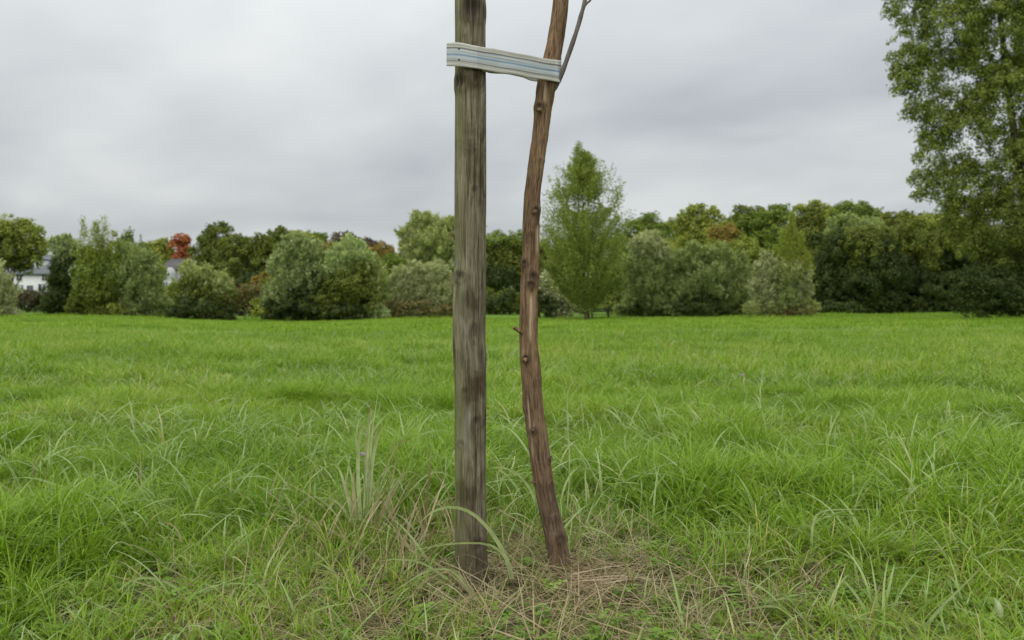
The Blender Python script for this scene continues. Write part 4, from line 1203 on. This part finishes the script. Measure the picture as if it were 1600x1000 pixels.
def scatter(name, label, P, yaw, tilt, scl, tint, coll, nkinds, cat):
    n = len(P)
    rot = np.column_stack([rng.normal(0, tilt, n), rng.normal(0, tilt, n), yaw])
    me = new_mesh(name, P, [], None, {"rot": rot, "scl": scl, "pick": rng.integers(0, nkinds, n).astype(np.int32), "tint": np.clip(tint, 0, 1)})
    o = obj(name, me)
    tag(o, label, cat, kind="stuff")
    ng = bpy.data.node_groups.new(name, 'GeometryNodeTree')
    ng.interface.new_socket("Geometry", in_out='INPUT', socket_type='NodeSocketGeometry')
    ng.interface.new_socket("Geometry", in_out='OUTPUT', socket_type='NodeSocketGeometry')
    A = ng.nodes.new
    gi = A('NodeGroupInput'); go = A('NodeGroupOutput'); ip = A('GeometryNodeInstanceOnPoints'); ci = A('GeometryNodeCollectionInfo')
    ci.inputs["Collection"].default_value = coll; ci.inputs["Separate Children"].default_value = True; ci.inputs["Reset Children"].default_value = True
    def na(nm, tp):
        x = A('GeometryNodeInputNamedAttribute'); x.data_type = tp; x.inputs[0].default_value = nm; return x.outputs[0]
    e = A('FunctionNodeEulerToRotation')
    lk = ng.links.new
    lk(na("rot", 'FLOAT_VECTOR'), e.inputs[0])
    lk(gi.outputs[0], ip.inputs["Points"]); lk(ci.outputs[0], ip.inputs["Instance"])
    ip.inputs["Pick Instance"].default_value = True
    lk(na("pick", 'INT'), ip.inputs["Instance Index"]); lk(e.outputs[0], ip.inputs["Rotation"]); lk(na("scl", 'FLOAT_VECTOR'), ip.inputs["Scale"])
    lk(ip.outputs[0], go.inputs[0])
    md = o.modifiers.new("scatter", 'NODES'); md.node_group = ng
    return o

def sample(d0, d1, per_m2, side=.78, extra=.5):
    """random ground points in the wedge in front of the camera"""
    area = side*(d1*d1-d0*d0) + 2*extra*(d1-d0)
    n = int(area*per_m2)
    y = np.sqrt(rng.uniform(d0*d0, d1*d1, n))
    x = rng.uniform(-1, 1, n)*(side*y+extra)
    return x, y

def vnoise(x, y, s, seed=0):
    """smooth numpy value noise, about 0..1"""
    r = np.random.default_rng(seed); G = r.random((64, 64))
    u, v = x*s + 31.7, y*s + 17.3
    i = np.floor(u).astype(int); j = np.floor(v).astype(int); fu = u-i; fv = v-j
    fu = fu*fu*(3-2*fu); fv = fv*fv*(3-2*fv)
    g = lambda a_, b_: G[a_ % 64, b_ % 64]
    return (g(i, j)*(1-fu)+g(i+1, j)*fu)*(1-fv) + (g(i, j+1)*(1-fu)+g(i+1, j+1)*fu)*fv

def smooth(a, b, x):
    t = np.clip((x-a)/(b-a), 0, 1); return t*t*(3-2*t)

def worn(x, y):
    """1 on the worn straw patch round stake and trunk, 0 in the lush meadow"""
    a_ = np.exp(-(((x-.15)/.62)**4 + ((y-2.25)/.42)**4))
    b_ = .8*np.exp(-(((x-.62)/.42)**2 + ((y-2.2)/.22)**2))
    c_ = .75*np.exp(-(((x+.42)/.30)**2 + ((y-2.25)/.45)**2))
    d_ = .55*np.exp(-(((x-.1)/1.0)**4 + ((y-1.85)/.22)**2))
    return np.clip(np.maximum(np.maximum(a_, b_), np.maximum(c_, d_)), 0, 1)

def clear(x, y, rpad=.012):
    tb = (877-800)/F*TD
    return ((x-POST[0])**2 + (y-2.2)**2 > (PR+rpad)**2) & ((x-tb)**2 + (y-TD)**2 > (.033+rpad)**2)

def height(x, y):
    h = .110 + .085*smooth(2.2, 3.4, y + .55*np.abs(x-.1)) + .03*smooth(6, 12, y)
    h = h*(.36 + .75*vnoise(x, y, 1.9, 3) + .56*vnoise(x, y, 4.2, 4))
    h = h*(1 - .36*np.exp(-(((x-.03)/.28)**2 + ((y-2.08)/.27)**2)))
    return h*(1-.22*worn(x, y))

def tint_at(x, y):
    return np.clip(-.25 + .85*vnoise(x, y, 1.3, 5) + .35*vnoise(x, y, 3.1, 15) + .65*vnoise(x, y, .25, 6) + rng.normal(0, .12, len(x)), 0, 1)

# fine meadow grass, near / middle / far
x, y = sample(.95, 6.5, 620, .78, 1.1)
k = clear(x, y) & (rng.random(len(x)) > .33*worn(x, y)); x, y = x[k], y[k]
h = height(x, y)*rng.uniform(.7, 1.35, len(x))
scatter("meadow_grass", "fine green meadow grass close to the camera", np.column_stack([x, y, ground_z(x, y)]), rng.uniform(0, 6.28, len(x)), .12,
        np.column_stack([h*1.1, h*1.1, h]), tint_at(x, y), C_FINE, 8, "grass")
x, y = sample(6.3, 22, 95)
h = height(x, y)*rng.uniform(.75, 1.3, len(x))
scatter("meadow_grass", "green meadow grass in the middle of the field", np.column_stack([x, y, ground_z(x, y)]), rng.uniform(0, 6.28, len(x)), .1,
        np.column_stack([h, h, h]), tint_at(x, y), C_MID, 8, "grass")
x, y = sample(21, 63, 9, .76, 3)
h = height(x, y)*rng.uniform(.75, 1.2, len(x))
scatter("meadow_grass", "green meadow grass on the far side of the field", np.column_stack([x, y, ground_z(x, y)]), rng.uniform(0, 6.28, len(x)), .05,
        np.column_stack([h*1.3, h*1.3, h*.85]), tint_at(x, y), C_FAR, 6, "grass")

# rough taller grass where the field meets the shrubs
x, y = sample(59, 71, 14, .78, 4)
k = rng.random(len(x)) < 1.3*vnoise(x, y, .22, 41) - .25; x, y = x[k], y[k]
h = rng.uniform(.14, .34, len(x))*(.5 + vnoise(x, y, .3, 42))
scatter("rough_grass", "rough taller grass along the foot of the far shrubs", np.column_stack([x, y, ground_z(x, y)]), rng.uniform(0, 6.28, len(x)), .08,
        np.column_stack([h*1.6, h*1.6, h]), rng.uniform(.2, 1, len(x)), C_FAR, 6, "grass")
# broad arching blades
x, y = sample(1.1, 5.0, 130, .78, 1.1)
k = clear(x, y, .03) & (rng.random(len(x)) > .4*worn(x, y)) & ((np.abs(x-.02) > .28) | (y > 2.5)); x, y = x[k], y[k]
h = (.17 + .14*smooth(2.3, 3.2, y+.4*np.abs(x)))*rng.uniform(.6, 1.25, len(x))
scatter("broad_grass", "broad pale green arching grass blades in the foreground", np.column_stack([x, y, ground_z(x, y)]), rng.uniform(0, 6.28, len(x)), .15,
        np.column_stack([h*1.1, h*1.1, h]), rng.uniform(0, 1, len(x)), C_BROAD, 10, "grass")
x, y = sample(5, 17, 48)
h = .25*rng.uniform(.7, 1.2, len(x))
scatter("broad_grass", "broad pale grass blades further out in the field", np.column_stack([x, y, ground_z(x, y)]), rng.uniform(0, 6.28, len(x)), .1,
        np.column_stack([h*1.3, h*1.3, h]), rng.uniform(0, 1, len(x)), C_BROAD, 10, "grass")

x, y = sample(1.55, 2.9, 150)
k = clear(x, y, .03) & (rng.random(len(x)) < .25 + .9*vnoise(x, y, 3.3, 31)) & ((np.abs(x-.02) > .16) | (y < 1.95) | (y > 2.42)); x, y = x[k], y[k]
h = rng.uniform(.10, .21, len(x))*(1 - .25*(np.abs(x) < .2)*(y < 2.2))
scatter("broad_grass", "arching blades of the low tufts round the stake and at the front", np.column_stack([x, y, ground_z(x, y)]), rng.uniform(0, 6.28, len(x)), .25,
        np.column_stack([h*1.55, h*1.55, h*.9]), rng.uniform(0, 1, len(x)), C_BROAD, 10, "grass")
# short pale arching blades mixed through the sward
x, y = sample(1.2, 7, 210, .78, 1.0)
k = clear(x, y, .02) & (rng.random(len(x)) > .45*worn(x, y)) & (rng.random(len(x)) < .25 + 1.0*vnoise(x, y, 1.1, 21)); x, y = x[k], y[k]
h = (height(x, y)*.95 + .015)*rng.uniform(.6, 1.25, len(x))
scatter("broad_grass", "short pale arching blades mixed through the near meadow", np.column_stack([x, y, ground_z(x, y)]), rng.uniform(0, 6.28, len(x)), .2,
        np.column_stack([h*1.25, h*1.25, h]), rng.uniform(0, 1, len(x)), C_BROAD, 10, "grass")
x, y = sample(7, 24, 120)
k = rng.random(len(x)) < .25 + 1.0*vnoise(x, y, .5, 22); x, y = x[k], y[k]
h = (height(x, y)*1.1 + .03)*rng.uniform(.7, 1.2, len(x))
scatter("broad_grass", "pale arching blades mixed through the middle of the meadow", np.column_stack([x, y, ground_z(x, y)]), rng.uniform(0, 6.28, len(x)), .2,
        np.column_stack([h*1.05, h*1.05, h]), rng.uniform(0, 1, len(x)), C_BROAD, 10, "grass")

# dry straw on the worn patch
x, y = sample(1.4, 3.4, 620)
k = clear(x, y, .01) & (rng.random(len(x)) < (.06 + .94*worn(x, y)*(.35+.9*vnoise(x, y, 5, 9)))); x, y = x[k], y[k]
h = rng.uniform(.07, .16, len(x))
scatter("dry_straw", "dry tan straw lying round the foot of stake and trunk", np.column_stack([x, y, ground_z(x, y)+.004]), rng.uniform(0, 6.28, len(x)), .12,
        np.column_stack([h*1.2, h*1.2, h*.8]), rng.uniform(0, 1, len(x)), C_STRAW, 8, "straw")
x, y = sample(1.7, 3.6, 300)
k = clear(x, y, .01) & (rng.random(len(x)) < .03 + .75*worn(x, y)*(x < .05)*smooth(2.0, 2.3, y) + .14*worn(x, y)); x, y = x[k], y[k]
h = rng.uniform(.10, .20, len(x)) + .17*(x < -.12)*smooth(2.1, 2.4, y)*rng.random(len(x))
scatter("dry_grass", "thin upright dry grass stalks left of the stake", np.column_stack([x, y, ground_z(x, y)]), rng.uniform(0, 6.28, len(x)), .2,
        np.column_stack([h, h, h]), rng.uniform(0, 1, len(x)), C_LONG, 6, "grass")

# low herbs at the bottom of the picture
x, y = sample(1.0, 2.7, 500, .78, 1.1)
k = clear(x, y, .02) & (rng.random(len(x)) < (1-.75*worn(x, y))*smooth(2.75, 2.0, y)*(.2+1.1*vnoise(x, y, 3, 12))); x, y = x[k], y[k]
h = rng.uniform(.025, .06, len(x))
scatter("low_herbs", "small leaved clover-like herbs low in the foreground", np.column_stack([x, y, ground_z(x, y)]), rng.uniform(0, 6.28, len(x)), .1,
        np.column_stack([h, h, h]), rng.uniform(0, 1, len(x)), C_HERB, 5, "herbs")

# ------------------------------------------------------------------ single grasses and flowers one can point at
def ribbon(pts, w0, w1, n=14, roll=0.0):
    """a blade through given world points; its face is turned roughly to the side it leans from"""
    P = spline(pts, n); T = unit(np.gradient(P, axis=0))
    S = np.cross(T, np.array([math.sin(roll), math.cos(roll), .35])); S = unit(S)
    t_ = np.linspace(0, 1, n)
    w = (w0*(1-t_) + w1*t_)*np.clip(1.02 - t_**6, .06, 1)
    nn = unit(np.cross(S, T))
    A = P - S*w[:, None]/2; Bv = P + S*w[:, None]/2; Cc = P + nn*(w*.16)[:, None]
    V = np.stack([A, Cc, Bv], 1).reshape(-1, 3)
    i = np.arange(n-1)
    Q = np.concatenate([np.stack([3*i, 3*i+1, 3*i+4, 3*i+3], -1), np.stack([3*i+1, 3*i+2, 3*i+5, 3*i+4], -1)])
    return V, Q
def plain_leaf(name, c, trans=.3):
    m, t, b, o = mat(name)
    g = nd(t, "ShaderNodeTexCoord"); n_ = nd(t, "ShaderNodeTexNoise"); n_.inputs["Scale"].default_value = 30; n_.inputs["Detail"].default_value = 4
    t.links.new(g.outputs["Object"], n_.inputs["Vector"])
    cc = ramp_node(t, n_.outputs[0], [(.3, tuple(x*.8 for x in c)), (.7, tuple(min(1, x*1.2) for x in c))])
    leaf_shader(t, b, o, cc, trans); b.inputs["Roughness"].default_value = .42
    return m
M_PALE = plain_leaf("pale green blade", (.42, .48, .25)); M_TAN = plain_leaf("tan blade", (.40, .35, .20), .2); M_MIDG = plain_leaf("mid green blade", (.22, .34, .08))

def clump(name, label, cat, foot, blades):
    root = empty(name, foot); tag(root, label, cat)
    base = np.array(foot)
    for pts, w0, w1, m in blades:
        g_ = 1.3 if name == 'grass_clump' else 1.0
        V, Q = ribbon([W(*p) - base for p in pts], w0*g_, w1*g_)
        obj("grass_blade", new_mesh("grass_blade", V, Q, m, smooth=True), root)
    return root

fz = lambda px, D: ((px-800)/F*D, D, float(ground_z((px-800)/F*D, D)))
D1 = 2.62
clump("grass_clump", "tall upright clump of pale grass left of the stake", "grass", fz(570, D1), [
    ([(572,848,D1),(576,760,D1),(581,680,D1),(592,604,D1)], .008, .003, M_PALE),
    ([(568,848,D1),(570,780,D1),(574,720,D1),(580,640,D1)], .009, .004, M_PALE),
    ([(576,848,D1),(578,760,D1),(588,690,D1),(602,664,D1-.05)], .011, .006, M_PALE),
    ([(566,848,D1),(560,760,D1),(560,700,D1),(566,668,D1-.04),(574,664,D1-.06)], .011, .006, M_PALE),
    ([(556,848,D1),(554,800,D1),(552,765,D1),(553,735,D1)], .009, .006, M_TAN),
    ([(554,848,D1),(548,800,D1),(536,750,D1),(526,728,D1),(510,724,D1-.05)], .008, .005, M_PALE),
    ([(560,848,D1),(549,790,D1),(541,760,D1),(540,738,D1)], .008, .004, M_TAN),
    ([(570,848,D1),(572,800,D1),(577,740,D1),(577,690,D1)], .011, .005, M_MIDG),
    ([(574,848,D1),(582,800,D1),(590,760,D1),(596,700,D1)], .007, .003, M_MIDG),
    ([(578,848,D1),(600,800,D1),(618,765,D1),(636,720,D1)], .006, .003, M_TAN),
    ([(578,848,D1),(610,790,D1),(632,745,D1),(648,690,D1)], .004, .002, M_MIDG),
    ([(562,848,D1),(540,800,D1),(518,780,D1),(490,778,D1)], .008, .004, M_PALE),
] + [(lambda a_, h_, b_, m_, q: ([(565+q, 852, D1), (565+q+a_*.25, 852-h_*.55, D1+.02), (565+q+a_*.7, 852-h_*.95, D1), (565+q+a_*1.15, 852-h_*b_, D1-.04)], .0065, .0025, m_))(
        a_, h_, b_, (M_PALE, M_TAN, M_PALE, M_MIDG)[k_ % 4], q) for k_, (a_, h_, b_, q) in enumerate(
        [(-30,150,.98,-4),(26,190,1.0,6),(50,130,.8,10),(-60,105,.75,-8),(70,120,.85,20),(14,215,1.05,2),(-14,180,1.02,0),(90,95,.6,26),(-90,80,.5,-14),(60,165,1.0,14),(34,110,.7,30),(-44,130,.85,-18),(110,120,.8,34),(20,140,.95,40)])])
clump("grass_tussock", "arching broad blades crossing in front of the stake's foot", "grass", fz(790, 2.05), [
    ([(800,905,2.08),(790,870,2.06),(768,832,2.05),(738,802,2.04),(705,792,2.03),(675,800,2.02),(655,818,2.02)], .012, .007, M_PALE),
    ([(800,905,2.08),(790,872,2.07),(764,851,2.06),(715,849,2.05),(675,854,2.04),(640,862,2.03)], .008, .004, M_PALE),
    ([(750,940,2.05),(722,912,2.05),(690,885,2.04),(655,866,2.03),(622,846,2.03)], .006, .003, M_TAN),
    ([(760,945,2.03),(742,930,2.02),(718,903,2.02),(700,890,2.02),(665,893,2.01),(625,918,2.0),(590,942,2.0)], .009, .004, M_PALE),
    ([(760,945,2.03),(735,925,2.02),(715,893,2.02),(690,895,2.02),(660,912,2.0),(648,935,2.0)], .008, .004, M_TAN),
    ([(738,940,2.06),(752,915,2.06),(760,895,2.06),(764,880,2.06)], .005, .002, M_TAN),
    ([(700,905,2.08),(660,880,2.07),(620,874,2.06),(590,877,2.06)], .008, .004, M_PALE),
])
clump("grass_tussock", "pale blades arching in the gap between stake and trunk", "grass", fz(835, 2.75), [
    ([(842,850,2.75),(838,790,2.75),(822,755,2.74),(800,735,2.73),(775,730,2.73),(764,734,2.73)], .011, .006, M_PALE),
    ([(842,850,2.75),(836,770,2.75),(820,728,2.75),(796,705,2.74),(770,698,2.74)], .008, .005, M_MIDG),
    ([(790,850,2.75),(788,800,2.75),(787,740,2.75)], .005, .002, M_MIDG),
    ([(880,850,2.75),(890,740,2.75),(886,640,2.75),(892,600,2.75),(915,585,2.75)], .005, .003, M_PALE),
])
clump("grass_tussock", "single long blade bent flat to the right of the trunk", "grass", fz(1270, 2.35), [
    ([(1268,880,2.35),(1270,820,2.35),(1285,799,2.35),(1330,796,2.35),(1372,796,2.35)], .009, .003, M_PALE),
    ([(1268,880,2.35),(1280,830,2.35),(1310,803,2.36),(1345,810,2.36),(1370,820,2.36)], .009, .004, M_MIDG),
])
clump("grass_tussock", "long pale blades sweeping up from the bottom right corner", "grass", fz(1440, 1.9), [
    ([(1425,1010,1.84),(1460,960,1.84),(1510,910,1.85),(1535,884,1.86)], .010, .004, M_PALE),
    ([(1395,1005,1.84),(1430,960,1.85),(1470,925,1.86),(1480,900,1.86)], .008, .003, M_MIDG),
    ([(1360,985,1.9),(1350,950,1.9),(1330,920,1.9),(1312,900,1.9)], .009, .004, M_PALE),
])
clump("grass_tussock", "arched pale blades right of the trunk in the foreground", "grass", fz(1240, 1.9), [
    ([(1240,1000,1.9),(1238,970,1.9),(1222,950,1.9),(1190,948,1.9),(1150,958,1.9),(1125,980,1.9)], .010, .004, M_PALE),
    ([(1250,1010,1.88),(1245,985,1.88),(1232,960,1.88),(1215,945,1.88)], .010, .005, M_MIDG),
])
clump("grass_tussock", "broad blade standing upright at the left edge of the foreground", "grass", fz(0, 2.2), [
    ([(0,935,2.2),(8,905,2.2),(20,875,2.2),(38,858,2.2)], .013, .005, M_PALE),
    ([(-4,940,2.2),(-8,900,2.2),(-20,870,2.2)], .010, .004, M_MIDG),
])
clump("grass_tussock", "arching blue-green blades low in the left foreground", "grass", fz(300, 2.05), [
    ([(285,940,2.05),(275,918,2.05),(245,905,2.05),(215,904,2.05),(190,918,2.05),(178,935,2.05)], .010, .005, M_PALE),
    ([(300,940,2.05),(285,915,2.05),(262,902,2.05),(240,918,2.05)], .008, .004, M_MIDG),
    ([(345,850,2.5),(330,842,2.5),(300,855,2.5),(270,872,2.5),(240,880,2.5)], .009, .004, M_PALE),
    ([(365,1000,1.95),(372,965,1.95),(360,940,1.95),(368,915,1.95)], .012, .006, M_PALE),
    ([(285,848,2.4),(278,830,2.4),(265,818,2.4),(245,817,2.4)], .008, .004, M_TAN),
])

def flower(name, label, px, py, D, size, c, stem_c, petals=12):
    f = fz(px, D); root = empty(name, f); tag(root, label, "flower"); base = np.array(f)
    head = W(px, py, D) - base
    mb = MB(); mb.tube(spline([[0.004, 0, -.01], head*.5 + [.01, 0, 0], head], 10), np.linspace(.0016, .001, 10), 6); mb.build("stem", M_MIDG, root, True)
    r = np.random.default_rng(int(px))
    mb = MB()
    for k in range(petals*3):
        el = r.uniform(.1, 1.3); a_ = r.uniform(0, 6.28)
        ax = np.array([math.cos(a_)*math.cos(el), math.sin(a_)*math.cos(el), math.sin(el)]); s_ = unit(np.cross(ax, [.1, .2, 1]))
        l = size*r.uniform(.7, 1.1)
        mb.add([head, head+ax*l*.6+s_*l*.2, head+ax*l, head+ax*l*.6-s_*l*.2], [(0, 1, 2, 3)])
    mb.build("petals", plain_leaf("petals "+name, c, .2), root)
flower("wild_flower", "small lilac flower head beside the tall grass clump", 567, 712, 2.55, .014, (.58, .46, .66), None)
flower("wild_flower", "tiny pale lilac flower out in the right of the field", 1160, 588, 6.0, .022, (.62, .54, .70), None)

def bindweed():
    D = 1.88; f = fz(1572, D); root = empty("bindweed", f); tag(root, "creamy white folded bloom at the bottom right corner", "flower"); base = np.array(f)
    p = [W(1562, 968, D)-base, W(1560, 955, D)-base, W(1558, 940, D)-base]
    mb = MB(); mb.tube(spline([[0, 0, -.01], (W(1568, 985, D)-base), p[0]], 8), np.linspace(.0022, .0016, 8), 6); mb.build("stem", M_MIDG, root, True)
    n = 12; V = []
    rows_ = [(W(1564, 972, D)-base, .003), (W(1563, 962, D)-base, .010), (W(1561, 950, D)-base, .012), (W(1558, 942, D)-base, .008), (W(1554, 934, D)-base, .001)]
    for c, rr in rows_:
        for k in range(n):
            a_ = 2*math.pi*k/n; q = 1 + .22*math.cos(3*a_)
            V.append(c + np.array([math.cos(a_)*rr*q*.68, math.sin(a_)*rr*q*.55, 0]))
    Q = [(i*n+k, i*n+(k+1) % n, (i+1)*n+(k+1) % n, (i+1)*n+k) for i in range(4) for k in range(n)]
    obj("bloom", new_mesh("bloom", V, Q, plain_leaf("cream petals", (.50, .56, .33), .3), smooth=True), root)
bindweed()

# laid straw wisps to the right of the trunk's foot
def straw_wisp():
    r = np.random.default_rng(77)
    f = fz(880, 2.27); root = empty("straw_wisp", f); tag(root, "flattened wisp of dry straw swept right from the trunk's foot", "straw"); base = np.array(f)
    Vs, Qs, n = [], [], 0
    for k in range(90):
        D = r.uniform(2.12, 2.38); x0 = r.uniform(855, 905); y0 = HZ + (EYE-.006-r.uniform(0, .022))*F/D
        ln = r.uniform(40, 190); dy = r.normal(6, 20)
        V, Q = ribbon([W(x0, y0, D)-base, W(x0+ln*.5, y0-r.uniform(-2, 9)+dy*.3, D+r.normal(0, .01))-base, W(x0+ln, y0+dy, D+r.normal(0, .03))-base], r.uniform(.003, .006), .0018, 8, r.uniform(-.6, .6) + (1.2 if r.random() < .6 else 0))
        Vs.append(V); Qs.append(Q+n); n += len(V)
    o = obj("straw_strands", new_mesh("straw_strands", np.concatenate(Vs), np.concatenate(Qs), plain_leaf("pinkish straw", (.40, .31, .20), .1)), root); o["kind"] = "stuff"
straw_wisp()
